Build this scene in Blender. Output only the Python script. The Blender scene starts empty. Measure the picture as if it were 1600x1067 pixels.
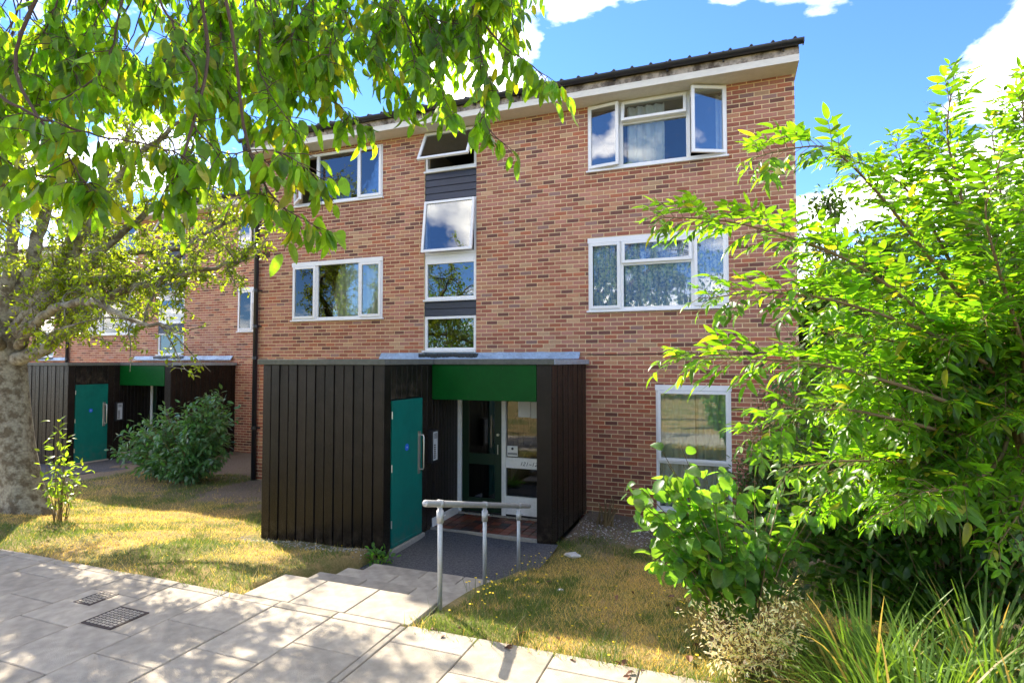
import bpy, math, random
import numpy as np
from mathutils import Vector, Matrix
R = math.radians
sc = bpy.context.scene
COL = sc.collection
# ------------------------------------------------------------ camera, sky, sun, exposure
F, YAW, PITCH, CAMP = 900.0, R(20.97), R(2.0), np.array([0.0, -10.0, 2.5])
cd = bpy.data.cameras.new('camera'); cam = bpy.data.objects.new('camera', cd); COL.objects.link(cam)
cd.sensor_width = 36; cd.lens = 36 * F / 1600; cd.clip_start = .05; cd.clip_end = 3000
cam.location = CAMP; cam.rotation_euler = (math.pi / 2 + PITCH, 0, YAW); sc.camera = cam
SUN_AZ, SUN_EL = R(56.5), R(39.0)            # azimuth measured from +y towards -x
sun_dir = Vector((-math.sin(SUN_AZ) * math.cos(SUN_EL), math.cos(SUN_AZ) * math.cos(SUN_EL), math.sin(SUN_EL)))
w = bpy.data.worlds.new('World'); sc.world = w; w.use_nodes = True
nt = w.node_tree; nt.nodes.clear()
def N(t, typ, **k):
    n = t.nodes.new(typ)
    for a, b in k.items(): setattr(n, a, b)
    return n
sky = N(nt, 'ShaderNodeTexSky', sky_type='NISHITA', sun_disc=False, sun_elevation=SUN_EL, sun_rotation=-SUN_AZ,
        altitude=0, air_density=.8, dust_density=0.0, ozone_density=2.0)
tc = N(nt, 'ShaderNodeTexCoord'); sep = N(nt, 'ShaderNodeSeparateXYZ'); nt.links.new(tc.outputs['Generated'], sep.inputs[0])
zz = N(nt, 'ShaderNodeMath', operation='MAXIMUM'); nt.links.new(sep.outputs['Z'], zz.inputs[0]); zz.inputs[1].default_value = 0
za = N(nt, 'ShaderNodeMath', operation='ADD'); nt.links.new(zz.outputs[0], za.inputs[0]); za.inputs[1].default_value = .22
dv = N(nt, 'ShaderNodeVectorMath', operation='DIVIDE'); nt.links.new(tc.outputs['Generated'], dv.inputs[0])
cb = N(nt, 'ShaderNodeCombineXYZ')
for i in range(3): nt.links.new(za.outputs[0], cb.inputs[i])
nt.links.new(cb.outputs[0], dv.inputs[1])
mp = N(nt, 'ShaderNodeMapping'); mp.inputs['Location'].default_value = (6.88, 5.92, 0); nt.links.new(dv.outputs[0], mp.inputs[0])
cn = N(nt, 'ShaderNodeTexNoise'); cn.inputs['Scale'].default_value = 1.35; cn.inputs['Detail'].default_value = 9; cn.inputs['Roughness'].default_value = .56
cn.inputs['Distortion'].default_value = .25; nt.links.new(mp.outputs[0], cn.inputs[0])
cr = N(nt, 'ShaderNodeValToRGB'); cr.color_ramp.elements[0].position = .512; cr.color_ramp.elements[1].position = .735; nt.links.new(cn.outputs[0], cr.inputs[0])
hs = N(nt, 'ShaderNodeMix', data_type='RGBA', blend_type='MULTIPLY'); hs.inputs[0].default_value = 1
nt.links.new(sky.outputs[0], hs.inputs[6]); hs.inputs[7].default_value = (.315, .45, .66, 1)
mx = N(nt, 'ShaderNodeMix', data_type='RGBA'); nt.links.new(cr.outputs[0], mx.inputs[0]); nt.links.new(hs.outputs[2], mx.inputs[6]); mx.inputs[7].default_value = (21.0, 18.8, 15.6, 1)
bg = N(nt, 'ShaderNodeBackground'); bg.inputs[1].default_value = .10; nt.links.new(mx.outputs[2], bg.inputs[0])
wo = N(nt, 'ShaderNodeOutputWorld'); nt.links.new(bg.outputs[0], wo.inputs[0])
sl = bpy.data.lights.new('sun', 'SUN'); sl.energy = 2.5; sl.angle = R(.53); sl.color = (1, .90, .74)
so = bpy.data.objects.new('sun', sl); COL.objects.link(so); so.rotation_euler = sun_dir.to_track_quat('Z', 'Y').to_euler(); so.location = (0, 0, 20)
vs = sc.view_settings; vs.view_transform = 'Standard'; vs.look = 'None'; vs.gamma = 1; vs.exposure = 2.62
sc.cycles.max_bounces = 10; sc.cycles.transparent_max_bounces = 16; sc.cycles.transmission_bounces = 8

# ------------------------------------------------------------ helpers
rng = np.random.default_rng(7); random.seed(7)
_fw = np.array([-math.sin(YAW) * math.cos(PITCH), math.cos(YAW) * math.cos(PITCH), math.sin(PITCH)])
_rt = np.array([math.cos(YAW), math.sin(YAW), 0.]); _up = np.cross(_rt, _fw)
def at(u, v, d):                                # point seen at photograph position (u, v), d metres away
    return CAMP + (_fw + _rt * (u - 800) / F + _up * (533.5 - v) / F) * d
class MB:
    def __init__(s): s.v = []; s.f = []; s.c = []
    def quad(s, a, b, c, d, col=None):
        i = len(s.v); s.v += [tuple(a), tuple(b), tuple(c), tuple(d)]; s.f.append((i, i + 1, i + 2, i + 3)); s.c.append(col)
    def box(s, x0, x1, y0, y1, z0, z1, col=None):
        i = len(s.v)
        s.v += [(x0, y0, z0), (x1, y0, z0), (x1, y1, z0), (x0, y1, z0), (x0, y0, z1), (x1, y0, z1), (x1, y1, z1), (x0, y1, z1)]
        for f in ((0, 3, 2, 1), (4, 5, 6, 7), (0, 1, 5, 4), (1, 2, 6, 5), (2, 3, 7, 6), (3, 0, 4, 7)):
            s.f.append(tuple(i + k for k in f)); s.c.append(col)
    def bbox(s, x0, x1, y0, y1, z0, z1, b=.004, col=None):   # box with chamfered edges on every side
        i = len(s.v); P = []
        for sx in (0, 1):
            for sy in (0, 1):
                for sz in (0, 1):
                    X = (x0, x1)[sx]; Y = (y0, y1)[sy]; Z = (z0, z1)[sz]
                    dx = b if sx == 0 else -b; dy = b if sy == 0 else -b; dz = b if sz == 0 else -b
                    P += [(X, Y + dy, Z + dz), (X + dx, Y, Z + dz), (X + dx, Y + dy, Z)]
        s.v += P
        g = lambda sx, sy, sz, a: i + ((sx * 2 + sy) * 2 + sz) * 3 + a
        fs = []
        for sx in (0, 1): fs.append([g(sx, 0, 0, 0), g(sx, 1, 0, 0), g(sx, 1, 1, 0), g(sx, 0, 1, 0)][::1 if sx else -1])
        for sy in (0, 1): fs.append([g(0, sy, 0, 1), g(1, sy, 0, 1), g(1, sy, 1, 1), g(0, sy, 1, 1)][::-1 if sy else 1])
        for sz in (0, 1): fs.append([g(0, 0, sz, 2), g(1, 0, sz, 2), g(1, 1, sz, 2), g(0, 1, sz, 2)][::1 if sz else -1])
        for sx in (0, 1):
            for sy in (0, 1): fs.append([g(sx, sy, 0, 0), g(sx, sy, 1, 0), g(sx, sy, 1, 1), g(sx, sy, 0, 1)][::1 if sx != sy else -1])
            for sz in (0, 1): fs.append([g(sx, 0, sz, 0), g(sx, 1, sz, 0), g(sx, 1, sz, 2), g(sx, 0, sz, 2)][::-1 if sx != sz else 1])
        for sy in (0, 1):
            for sz in (0, 1): fs.append([g(0, sy, sz, 1), g(1, sy, sz, 1), g(1, sy, sz, 2), g(0, sy, sz, 2)][::1 if sy != sz else -1])
        for sx in (0, 1):
            for sy in (0, 1):
                for sz in (0, 1): fs.append([g(sx, sy, sz, 0), g(sx, sy, sz, 1), g(sx, sy, sz, 2)][::1 if (sx + sy + sz) % 2 else -1])
        for f in fs: s.f.append(tuple(f)); s.c.append(col)
    def ring(s, x0, x1, z0, z1, w, ya, yb, wb=None, b=.003):   # rectangular frame in the xz plane
        wb = wb or w
        s.bbox(x0, x0 + w, ya, yb, z0, z1, b); s.bbox(x1 - w, x1, ya, yb, z0, z1, b)
        s.bbox(x0 + w, x1 - w, ya + .001, yb - .001, z1 - w, z1, b); s.bbox(x0 + w, x1 - w, ya + .001, yb - .001, z0, z0 + wb, b)
    def tube(s, pts, rad, n=8, col=None, cap=True):
        pts = [Vector(p) for p in pts]; rad = [rad] * len(pts) if np.isscalar(rad) else list(rad)
        i0 = len(s.v); ref = Vector((.3, .2, 1)).normalized()
        for k, p in enumerate(pts):
            d = (pts[min(k + 1, len(pts) - 1)] - pts[max(k - 1, 0)])
            d = d.normalized() if d.length > 1e-9 else Vector((0, 0, 1))
            a = ref - d * ref.dot(d)
            if a.length < .1: a = Vector((1, 0, 0)) - d * d.x
            a.normalize(); b = d.cross(a); ref = a
            for j in range(n):
                t = 2 * math.pi * j / n; s.v.append(tuple(p + (a * math.cos(t) + b * math.sin(t)) * rad[k]))
        for k in range(len(pts) - 1):
            for j in range(n):
                j2 = (j + 1) % n; s.f.append((i0 + k * n + j, i0 + k * n + j2, i0 + (k + 1) * n + j2, i0 + (k + 1) * n + j)); s.c.append(col)
        if cap:
            s.f.append(tuple(i0 + j for j in range(n))[::-1]); s.c.append(col)
            e = i0 + (len(pts) - 1) * n; s.f.append(tuple(e + j for j in range(n))); s.c.append(col)
    def mesh(s, name, smooth=False):
        me = bpy.data.meshes.new(name); me.from_pydata(s.v, [], s.f)
        if any(c is not None for c in s.c):
            a = me.attributes.new('col', 'FLOAT_COLOR', 'FACE')
            a.data.foreach_set('color', np.array([(list(c) + [1])[:4] if c is not None else (.5, .5, .5, 1) for c in s.c], dtype=np.float32).ravel())
        if smooth: me.polygons.foreach_set('use_smooth', np.ones(len(s.f), dtype=bool))
        me.update(); return me
def tag(o, label=None, cat=None, group=None, kind=None):
    if label: o['label'] = label
    if cat: o['category'] = cat
    if group: o['group'] = group
    if kind: o['kind'] = kind
    return o
def link(name, data, mat=None, parent=None, loc=None, rot=None):
    o = bpy.data.objects.new(name, data); COL.objects.link(o)
    if mat is not None and data is not None and not data.materials: data.materials.append(mat)
    if parent is not None: o.parent = parent
    if loc is not None: o.location = loc
    if rot is not None: o.rotation_euler = rot
    return o
def obj(name, mb, mat, parent=None, loc=None, rot=None, smooth=False): return link(name, mb.mesh(name, smooth), mat, parent, loc, rot)
def empty(name, loc=(0, 0, 0), **k):
    o = bpy.data.objects.new(name, None); COL.objects.link(o); o.location = loc; o.empty_display_size = .2
    return tag(o, **k)
CH = {}
def copy_tree(o, parent=None, skip=()):
    c = o.copy(); COL.objects.link(c); c.parent = parent
    for ch in CH.get(o.name, ()):
        if ch.name.split('.')[0] not in skip: copy_tree(ch, c, skip)
    return c
def index_children():
    CH.clear()
    for o in bpy.data.objects:
        if o.parent: CH.setdefault(o.parent.name, []).append(o)

# ------------------------------------------------------------ materials
def mat(name, col, rough=.6, var=.25, scale=8, bump=0.0, bscale=60, attr=False, metal=0, spec=.5, objrand=0, stretch=None, col2=None, detail=5):
    m = bpy.data.materials.new(name); m.use_nodes = True; t = m.node_tree; p = t.nodes['Principled BSDF']
    p.inputs['Roughness'].default_value = rough; p.inputs['Metallic'].default_value = metal; p.inputs['Specular IOR Level'].default_value = spec
    co = N(t, 'ShaderNodeTexCoord'); src = co.outputs['Object']
    if stretch:
        mpp = N(t, 'ShaderNodeMapping'); mpp.inputs['Scale'].default_value = stretch; t.links.new(src, mpp.inputs[0]); src = mpp.outputs[0]
    no = N(t, 'ShaderNodeTexNoise'); no.inputs['Scale'].default_value = scale; no.inputs['Detail'].default_value = detail; no.inputs['Roughness'].default_value = .65; t.links.new(src, no.inputs[0])
    if attr:
        a = N(t, 'ShaderNodeAttribute', attribute_name='col'); base = a.outputs['Color']
    else:
        rgb = N(t, 'ShaderNodeRGB'); rgb.outputs[0].default_value = (*col, 1); base = rgb.outputs[0]
        if col2 is not None:
            rr = N(t, 'ShaderNodeMapRange'); rr.inputs[1].default_value = .42; rr.inputs[2].default_value = .58; t.links.new(no.outputs[0], rr.inputs[0])
            m2 = N(t, 'ShaderNodeMix', data_type='RGBA'); t.links.new(rr.outputs[0], m2.inputs[0]); t.links.new(base, m2.inputs[6]); m2.inputs[7].default_value = (*col2, 1); base = m2.outputs[2]
    mr = N(t, 'ShaderNodeMapRange'); mr.inputs[1].default_value = .25; mr.inputs[2].default_value = .75; mr.inputs[3].default_value = 1 - var; mr.inputs[4].default_value = 1 + var
    no2 = N(t, 'ShaderNodeTexNoise'); no2.inputs['Scale'].default_value = scale * 4.3; no2.inputs['Detail'].default_value = 6; t.links.new(src, no2.inputs[0])
    ad = N(t, 'ShaderNodeMath', operation='ADD'); t.links.new(no.outputs[0], ad.inputs[0]); t.links.new(no2.outputs[0], ad.inputs[1])
    hf = N(t, 'ShaderNodeMath', operation='MULTIPLY'); hf.inputs[1].default_value = .5; t.links.new(ad.outputs[0], hf.inputs[0]); t.links.new(hf.outputs[0], mr.inputs[0])
    fac = mr.outputs[0]
    if objrand:
        oi = N(t, 'ShaderNodeObjectInfo'); mo = N(t, 'ShaderNodeMapRange'); mo.inputs[3].default_value = 1 - objrand; mo.inputs[4].default_value = 1 + objrand; t.links.new(oi.outputs['Random'], mo.inputs[0])
        mm = N(t, 'ShaderNodeMath', operation='MULTIPLY'); t.links.new(fac, mm.inputs[0]); t.links.new(mo.outputs[0], mm.inputs[1]); fac = mm.outputs[0]
    vm = N(t, 'ShaderNodeVectorMath', operation='SCALE'); t.links.new(base, vm.inputs[0]); t.links.new(fac, vm.inputs['Scale'])
    t.links.new(vm.outputs[0], p.inputs['Base Color'])
    if bump:
        nb = N(t, 'ShaderNodeTexNoise'); nb.inputs['Scale'].default_value = bscale; nb.inputs['Detail'].default_value = 6; t.links.new(src, nb.inputs[0])
        b = N(t, 'ShaderNodeBump'); b.inputs['Strength'].default_value = bump; b.inputs['Distance'].default_value = .01; t.links.new(nb.outputs[0], b.inputs['Height']); t.links.new(b.outputs[0], p.inputs['Normal'])
    return m
def leaf_mat(name, trans=.45, rough=.42, tint=(1.6, 1.5, .25), spec=.5):
    m = bpy.data.materials.new(name); m.use_nodes = True; t = m.node_tree; p = t.nodes['Principled BSDF']; out = t.nodes['Material Output']
    a = N(t, 'ShaderNodeAttribute', attribute_name='col'); p.inputs['Roughness'].default_value = rough; p.inputs['Specular IOR Level'].default_value = spec
    co = N(t, 'ShaderNodeTexCoord'); no = N(t, 'ShaderNodeTexNoise'); no.inputs['Scale'].default_value = 35; t.links.new(co.outputs['Object'], no.inputs[0])
    mr = N(t, 'ShaderNodeMapRange'); mr.inputs[3].default_value = .7; mr.inputs[4].default_value = 1.3; t.links.new(no.outputs[0], mr.inputs[0])
    vm = N(t, 'ShaderNodeVectorMath', operation='SCALE'); t.links.new(a.outputs['Color'], vm.inputs[0]); t.links.new(mr.outputs[0], vm.inputs['Scale'])
    t.links.new(vm.outputs[0], p.inputs['Base Color'])
    tr = N(t, 'ShaderNodeBsdfTranslucent'); v2 = N(t, 'ShaderNodeVectorMath', operation='MULTIPLY'); t.links.new(vm.outputs[0], v2.inputs[0]); v2.inputs[1].default_value = tuple(x * 2.6 for x in tint); t.links.new(v2.outputs[0], tr.inputs[0])
    ms = N(t, 'ShaderNodeMixShader'); ms.inputs[0].default_value = trans; t.links.new(p.outputs[0], ms.inputs[1]); t.links.new(tr.outputs[0], ms.inputs[2]); t.links.new(ms.outputs[0], out.inputs[0])
    return m
def glass_mat(name, tint=(.92, .96, .96), base=.035):
    m = bpy.data.materials.new(name); m.use_nodes = True; t = m.node_tree; t.nodes.clear(); out = N(t, 'ShaderNodeOutputMaterial')
    tr = N(t, 'ShaderNodeBsdfTransparent'); tr.inputs[0].default_value = (*tint, 1); gl = N(t, 'ShaderNodeBsdfGlossy'); gl.inputs['Roughness'].default_value = .006
    fr = N(t, 'ShaderNodeFresnel'); fr.inputs[0].default_value = 1.6; ad = N(t, 'ShaderNodeMath', operation='MULTIPLY_ADD'); t.links.new(fr.outputs[0], ad.inputs[0]); ad.inputs[1].default_value = 1.35; ad.inputs[2].default_value = base; ad.use_clamp = True
    no = N(t, 'ShaderNodeTexNoise'); no.inputs['Scale'].default_value = 2.2; co = N(t, 'ShaderNodeTexCoord'); t.links.new(co.outputs['Object'], no.inputs[0])
    b = N(t, 'ShaderNodeBump'); b.inputs['Strength'].default_value = .03; b.inputs['Distance'].default_value = .02; t.links.new(no.outputs[0], b.inputs['Height']); t.links.new(b.outputs[0], gl.inputs['Normal'])
    ms = N(t, 'ShaderNodeMixShader'); t.links.new(ad.outputs[0], ms.inputs[0]); t.links.new(tr.outputs[0], ms.inputs[1]); t.links.new(gl.outputs[0], ms.inputs[2]); t.links.new(ms.outputs[0], out.inputs[0])
    return m
M = dict(
    brick=mat('brick', None, .85, .22, 30, .35, 160, attr=True),
    mortar=mat('mortar', (.72, .55, .32), .95, .22, 5, .4, 200),
    upvc=mat('white_plastic_frame', (.80, .80, .79), .35, .05, 6),
    white=mat('white_paint', (.74, .73, .69), .55, .12, 5, .1, 40),
    soffit=mat('soffit_board', (.66, .62, .54), .7, .14, 3, .05, 30),
    fascia=mat('fascia_board', (.70, .67, .60), .65, .16, 2.5, .1, 50, stretch=(1, 1, 4)),
    staind=mat('weathered_timber', (.10, .075, .055), .8, .5, 5, .2, 60, col2=(.40, .34, .28)),
    gutter=mat('black_plastic', (.018, .02, .026), .32, .2, 8),
    tile=mat('concrete_tile', (.075, .065, .06), .85, .3, 9, .4, 90),
    timber=mat('black_stained_timber', (.009, .0058, .0042), .3, .6, 6, .45, 45, stretch=(9, 9, .8), objrand=.5, spec=.24),
    navy=mat('dark_blue_cladding', (.016, .022, .038), .4, .2, 5, .1, 40, objrand=.2),
    green=mat('green_fascia_paint', (.001, .066, .009), .45, .2, 3, .08, 30, spec=.15),
    teal=mat('teal_door_paint', (.003, .14, .108), .42, .14, 2.5, .06, 40, spec=.3),
    dgreen=mat('dark_green_paint', (.004, .022, .009), .35, .1, 4),
    felt=mat('roofing_felt', (.13, .16, .17), .7, .25, 6, .3, 60),
    lead=mat('lead_flashing', (.36, .46, .54), .35, .45, 7, 1.0, 22, metal=.4, stretch=(1, 1, 2)),
    trim=mat('felt_trim', (.10, .105, .09), .8, .4, 6, .4, 70),
    steel=mat('galvanised_steel', (.42, .43, .43), .5, .18, 14, .12, 90, metal=.55),
    chrome=mat('brushed_steel', (.62, .60, .55), .3, .08, 20, metal=.9),
    iron=mat('cast_iron', (.055, .035, .026), .7, .4, 14, .3, 80),
    slab=mat('concrete_slab', (.35, .305, .24), .92, .42, 2.0, .8, 120, objrand=.16, detail=12),
    slabdirt=mat('joint_dirt', (.085, .07, .05), .95, .3, 10),
    tarmac=mat('asphalt', (.060, .058, .062), .85, .5, 45, .8, 170, col2=(.105, .10, .10)),
    concrete=mat('concrete', (.30, .27, .22), .9, .25, 8, .3, 90),
    quarry=mat('quarry_tile', None, .45, .22, 9, .1, 60, attr=True),
    dark=mat('interior_dark', (.09, .085, .08), .9, .1, 3),
    plaster=mat('interior_plaster', (.42, .40, .37), .9, .06, 3),
    net=mat('net_curtain', (.74, .80, .72), .9, .15, 6),
    lace=mat('blue_lace', (.28, .44, .85), .9, .3, 22, col2=(.78, .84, .93)),
    drape=mat('white_drape', (.76, .76, .71), .9, .1, 5),
    bark=mat('grey_bark', (.30, .28, .21), .95, .6, 7, 1.0, 24, col2=(.10, .08, .05)),
    cbark=mat('brown_bark', (.085, .05, .032), .85, .35, 20, .5, 70),
    stem=mat('green_brown_stem', (.16, .11, .045), .8, .3, 15, .3, 60),
    leaf=leaf_mat('leaf', .58, .38), leafd=leaf_mat('glossy_leaf', .22, .30, (1.3, 1.45, .4)), blade=leaf_mat('blade', .3, .5, (1.25, 1.2, .5)),
    glass=glass_mat('window_glass'), mirror=glass_mat('reflective_glass', (.85, .9, .9), .13), obscure=glass_mat('obscured_glass', (.55, .62, .64), .12), dglass=glass_mat('door_glass', (.55, .57, .58), .02),
    black=mat('black_plastic_box', (.012, .012, .014), .4, .1), grey=mat('grey_panel', (.50, .52, .52), .4, .05), blue=mat('blue_disc', (.01, .12, .60), .4, .02),
    paper=mat('paper', (.66, .66, .62), .8, .05), ink=mat('black_ink', (.015, .015, .018), .5, .02), cream=mat('cream_lampcover', (.70, .66, .55), .4, .03),
    rubble=mat('rubble', None, .9, .2, 10, attr=True), petal=mat('flower', None, .7, .1, 10, attr=True),
)

def grime(m, z0, z1, col, amount=.8, sc_=9):
    # splashed mud and dust near the foot of a board or door
    t = m.node_tree; p = t.nodes['Principled BSDF']; src = p.inputs['Base Color'].links[0].from_socket; co = N(t, 'ShaderNodeTexCoord'); sp = N(t, 'ShaderNodeSeparateXYZ'); t.links.new(co.outputs['Object'], sp.inputs[0])
    r = N(t, 'ShaderNodeMapRange'); r.inputs[1].default_value = z1; r.inputs[2].default_value = z0; t.links.new(sp.outputs['Z'], r.inputs[0])
    geo = N(t, 'ShaderNodeNewGeometry'); no = N(t, 'ShaderNodeTexNoise'); no.inputs['Scale'].default_value = sc_; no.inputs['Detail'].default_value = 8; no.inputs['Roughness'].default_value = .7; t.links.new(geo.outputs['Position'], no.inputs[0])
    n2 = N(t, 'ShaderNodeMapRange'); n2.inputs[1].default_value = .45; n2.inputs[2].default_value = .68; t.links.new(no.outputs[0], n2.inputs[0])
    a = N(t, 'ShaderNodeMath', operation='MULTIPLY'); t.links.new(r.outputs[0], a.inputs[0]); t.links.new(n2.outputs[0], a.inputs[1]); b = N(t, 'ShaderNodeMath', operation='MULTIPLY'); t.links.new(a.outputs[0], b.inputs[0]); b.inputs[1].default_value = amount
    x = N(t, 'ShaderNodeMix', data_type='RGBA'); t.links.new(b.outputs[0], x.inputs[0]); t.links.new(src, x.inputs[6]); x.inputs[7].default_value = (*col, 1); t.links.new(x.outputs[2], p.inputs['Base Color'])
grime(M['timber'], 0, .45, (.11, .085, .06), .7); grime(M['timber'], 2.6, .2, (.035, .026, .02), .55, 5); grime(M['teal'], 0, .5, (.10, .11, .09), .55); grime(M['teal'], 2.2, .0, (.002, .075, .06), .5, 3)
# ------------------------------------------------------------ ground
PZ = .32
def ss(a, b, x): t = np.clip((x - a) / (b - a), 0, 1); return t * t * (3 - 2 * t)
def gz(x, y):
    x = np.asarray(x, float); y = np.asarray(y, float)
    z = -.13 + (.285 + .13) * ss(-2.3, -5.6, y)
    z = z + .02 * np.sin(x * 1.7 + y) * ss(-5.7, -5.2, y) + .012 * np.sin(x * 5.1 - y * 3.3) * ss(-5.7, -5.3, y)
    ins = ss(-4.52, -4.30, x) * ss(-2.50, -2.58, x) * ss(-5.60, -5.45, y)
    z = z - ins * (z + .45)
    ins2 = ss(-4.55, -4.40, x) * ss(-2.40, -2.48, x) * ss(-3.1, -2.9, y) * ss(.1, -.1, y)
    z = z * (1 - ins2) - .45 * ins2
    z = z - .12 * ss(-5.70, -5.82, y)
    z = z + .02 * ss(.8, 3, x)
    return z
xs = np.concatenate([[-900, -300, -100, -50], np.arange(-30, -12.4, .4), np.arange(-12.4, 3.4, .06), np.arange(3.4, 14, .5), [20, 50, 100, 300, 900]])
ys = np.concatenate([[-900, -300, -100, -40, -20, -12, -9.0, -8.7], np.arange(-8.5, -6, .5), np.arange(-6.0, .4, .06), np.arange(.5, 6, .5), [12, 30, 100, 300, 900]])
gx, gy = np.meshgrid(xs, ys); gzz = gz(gx, gy)
gzz = np.where(gy < -8.45, .28, gzz)
nv = np.stack([gx, gy, gzz], -1).reshape(-1, 3); nx, ny = len(xs), len(ys)
me = bpy.data.meshes.new('lawn')
idx = np.arange(nx * ny).reshape(ny, nx); q = np.stack([idx[:-1, :-1], idx[:-1, 1:], idx[1:, 1:], idx[1:, :-1]], -1).reshape(-1, 4)
me.from_pydata(nv.tolist(), [], q.tolist()); me.polygons.foreach_set('use_smooth', np.ones(len(q), dtype=bool)); me.update()
def lawn_mat():
    m = bpy.data.materials.new('dry_lawn'); m.use_nodes = True; t = m.node_tree; p = t.nodes['Principled BSDF']; p.inputs['Roughness'].default_value = .95; p.inputs['Specular IOR Level'].default_value = .15
    co = N(t, 'ShaderNodeTexCoord')
    def noise(s, d=6):
        n = N(t, 'ShaderNodeTexNoise'); n.inputs['Scale'].default_value = s; n.inputs['Detail'].default_value = d; n.inputs['Roughness'].default_value = .62; t.links.new(co.outputs['Object'], n.inputs[0]); return n.outputs[0]
    def mixc(f, a, b):
        x = N(t, 'ShaderNodeMix', data_type='RGBA'); t.links.new(f, x.inputs[0])
        for v, i in ((a, 6), (b, 7)):
            if isinstance(v, tuple): x.inputs[i].default_value = (*v, 1)
            else: t.links.new(v, x.inputs[i])
        return x.outputs[2]
    def rng_(o, a, b):
        r = N(t, 'ShaderNodeMapRange'); r.inputs[1].default_value = a; r.inputs[2].default_value = b; t.links.new(o, r.inputs[0]); return r.outputs[0]
    c = mixc(rng_(noise(26), .38, .66), (.38, .27, .115), (.26, .18, .075))
    c = mixc(rng_(noise(1.3), .42, .60), c, (.115, .135, .036))
    c = mixc(rng_(noise(60, 3), .5, .75), c, (.36, .27, .14))
    sp = N(t, 'ShaderNodeSeparateXYZ'); t.links.new(co.outputs['Object'], sp.inputs[0])
    ad = N(t, 'ShaderNodeMath', operation='ADD'); t.links.new(sp.outputs['Y'], ad.inputs[0]); n2 = N(t, 'ShaderNodeMath', operation='MULTIPLY'); t.links.new(noise(3), n2.inputs[0]); n2.inputs[1].default_value = 1.6; t.links.new(n2.outputs[0], ad.inputs[1])
    soil = mixc(rng_(noise(40), .35, .7), (.15, .11, .07), (.30, .24, .17))
    sm_ = N(t, 'ShaderNodeMath', operation='MULTIPLY'); t.links.new(rng_(ad.outputs[0], -1.35, -.75), sm_.inputs[0]); t.links.new(rng_(sp.outputs['X'], 1.6, .8), sm_.inputs[1]); c = mixc(sm_.outputs[0], c, soil)
    t.links.new(c, p.inputs['Base Color'])
    b = N(t, 'ShaderNodeBump'); b.inputs['Strength'].default_value = .8; b.inputs['Distance'].default_value = .02; t.links.new(noise(90), b.inputs['Height']); t.links.new(b.outputs[0], p.inputs['Normal'])
    return m
lawn = link('lawn', me, lawn_mat()); tag(lawn, 'dry patchy mown lawn around the flats', 'lawn', kind='structure')

# path of square slabs laid in columns
mb = MB(); mb.box(-24, 9, -8.42, -5.79, .22, PZ - .035)
mb.box(-4.34, -2.52, -5.80, -5.24, .10, PZ - .037)
path = obj('path', mb, M['slabdirt']); tag(path, 'pale concrete slab path in front of the flats', 'path', kind='structure')
slabs = {}
def slab(x0, x1, y0, y1, z=PZ, th=.05, parent=path, name='paving_slab', m='slab', tilt=.0035):
    wx, wy = x1 - x0, y1 - y0; key = (round(wx, 3), round(wy, 3), th, m)
    if key not in slabs:
        b = MB(); b.bbox(-wx / 2, wx / 2, -wy / 2, wy / 2, -th, 0, .006); slabs[key] = b.mesh(name); slabs[key].materials.append(M[m])
    return link(name, slabs[key], None, parent, ((x0 + x1) / 2, (y0 + y1) / 2, z + random.uniform(-.003, .003)), (random.uniform(-tilt, tilt), random.uniform(-tilt, tilt), 0))
G = .004
cols = [(-2.605 - .632 * k - .632, -2.605 - .632 * k) for k in range(17)] + [(-2.538 + .632 * k, -2.538 + .632 * (k + 1)) for k in range(8)]
firsty = {0: -6.345, 1: -6.68, 2: -6.41, 3: -6.73, 4: -6.2, 5: -6.55, 17: -6.06, 18: -6.30, 19: -6.0, 20: -5.98}
for k, (a, b) in enumerate(cols):
    y = -5.80; left = k < 17
    if left: slab(a + G, b - G, -5.885 + G, -5.775); y = -5.885
    else: y = -5.765
    nxt = firsty.get(k, -6.0 - .31 * (k % 2) - .08 * ((k * 7) % 5))
    while y > -8.35:
        y1 = max(nxt, -8.42)
        if y - y1 > .05: slab(a + G, b - G, y1 + G, y - G)
        y = nxt; nxt -= .605
for y in np.arange(-5.80, -8.3, -.9): slab(-2.600, -2.543, y - .9 + G, y - G)
for a, b in ((-4.335, -3.80), (-3.80, -3.19), (-3.19, -2.53)): slab(a + G, b - G, -5.77 + G, -5.22)
# steps down to the entrance
steps = empty('entrance_steps', (-3.4, -4.5, 0)); tag(steps, 'three shallow concrete slab steps beside the tubular handrail', 'steps', kind='structure')
for i, (ya, yb, z) in enumerate(((-5.235, -4.80, .215), (-4.815, -4.35, .11), (-4.365, -3.86, .005))):
    cuts = [-4.24 + .03 * i, -3.62 + .10 * i, -3.02 + .04 * i, -2.50]
    for a, b in zip(cuts, cuts[1:]):
        o = slab(a + G, b - G, ya, yb, z, .10, None, 'step_slab'); o.parent = steps; o.location -= steps.location
mb = MB()
nyr = 24; yy = np.linspace(-3.88, -2.20, nyr); xx = np.linspace(-4.40, -2.30, 28)
hz = lambda x, y: -.085 + .018 * math.sin(x * 3 + 1) * math.sin(y * 2.5) + .035 * float(ss(-2.55, -2.2, y))
for i in range(nyr - 1):
    for j in range(27):
        mb.quad(*[(X, Y, hz(X, Y)) for X, Y in ((xx[j], yy[i]), (xx[j + 1], yy[i]), (xx[j + 1], yy[i + 1]), (xx[j], yy[i + 1]))])
tag(obj('asphalt_landing', mb, M['tarmac']), 'dark asphalt landing between the steps and the entrance', 'landing', kind='structure')
mb = MB(); nyr = 12
for (x0, x1, y0, y1) in ((-20, -14.2, -2.2, .3), (-15.8, -13.3, -.6, 1.9)):
    mb.box(x0, x1, y0, y1, -.3, -.115 - .004 * (x0 > -18))
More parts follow.
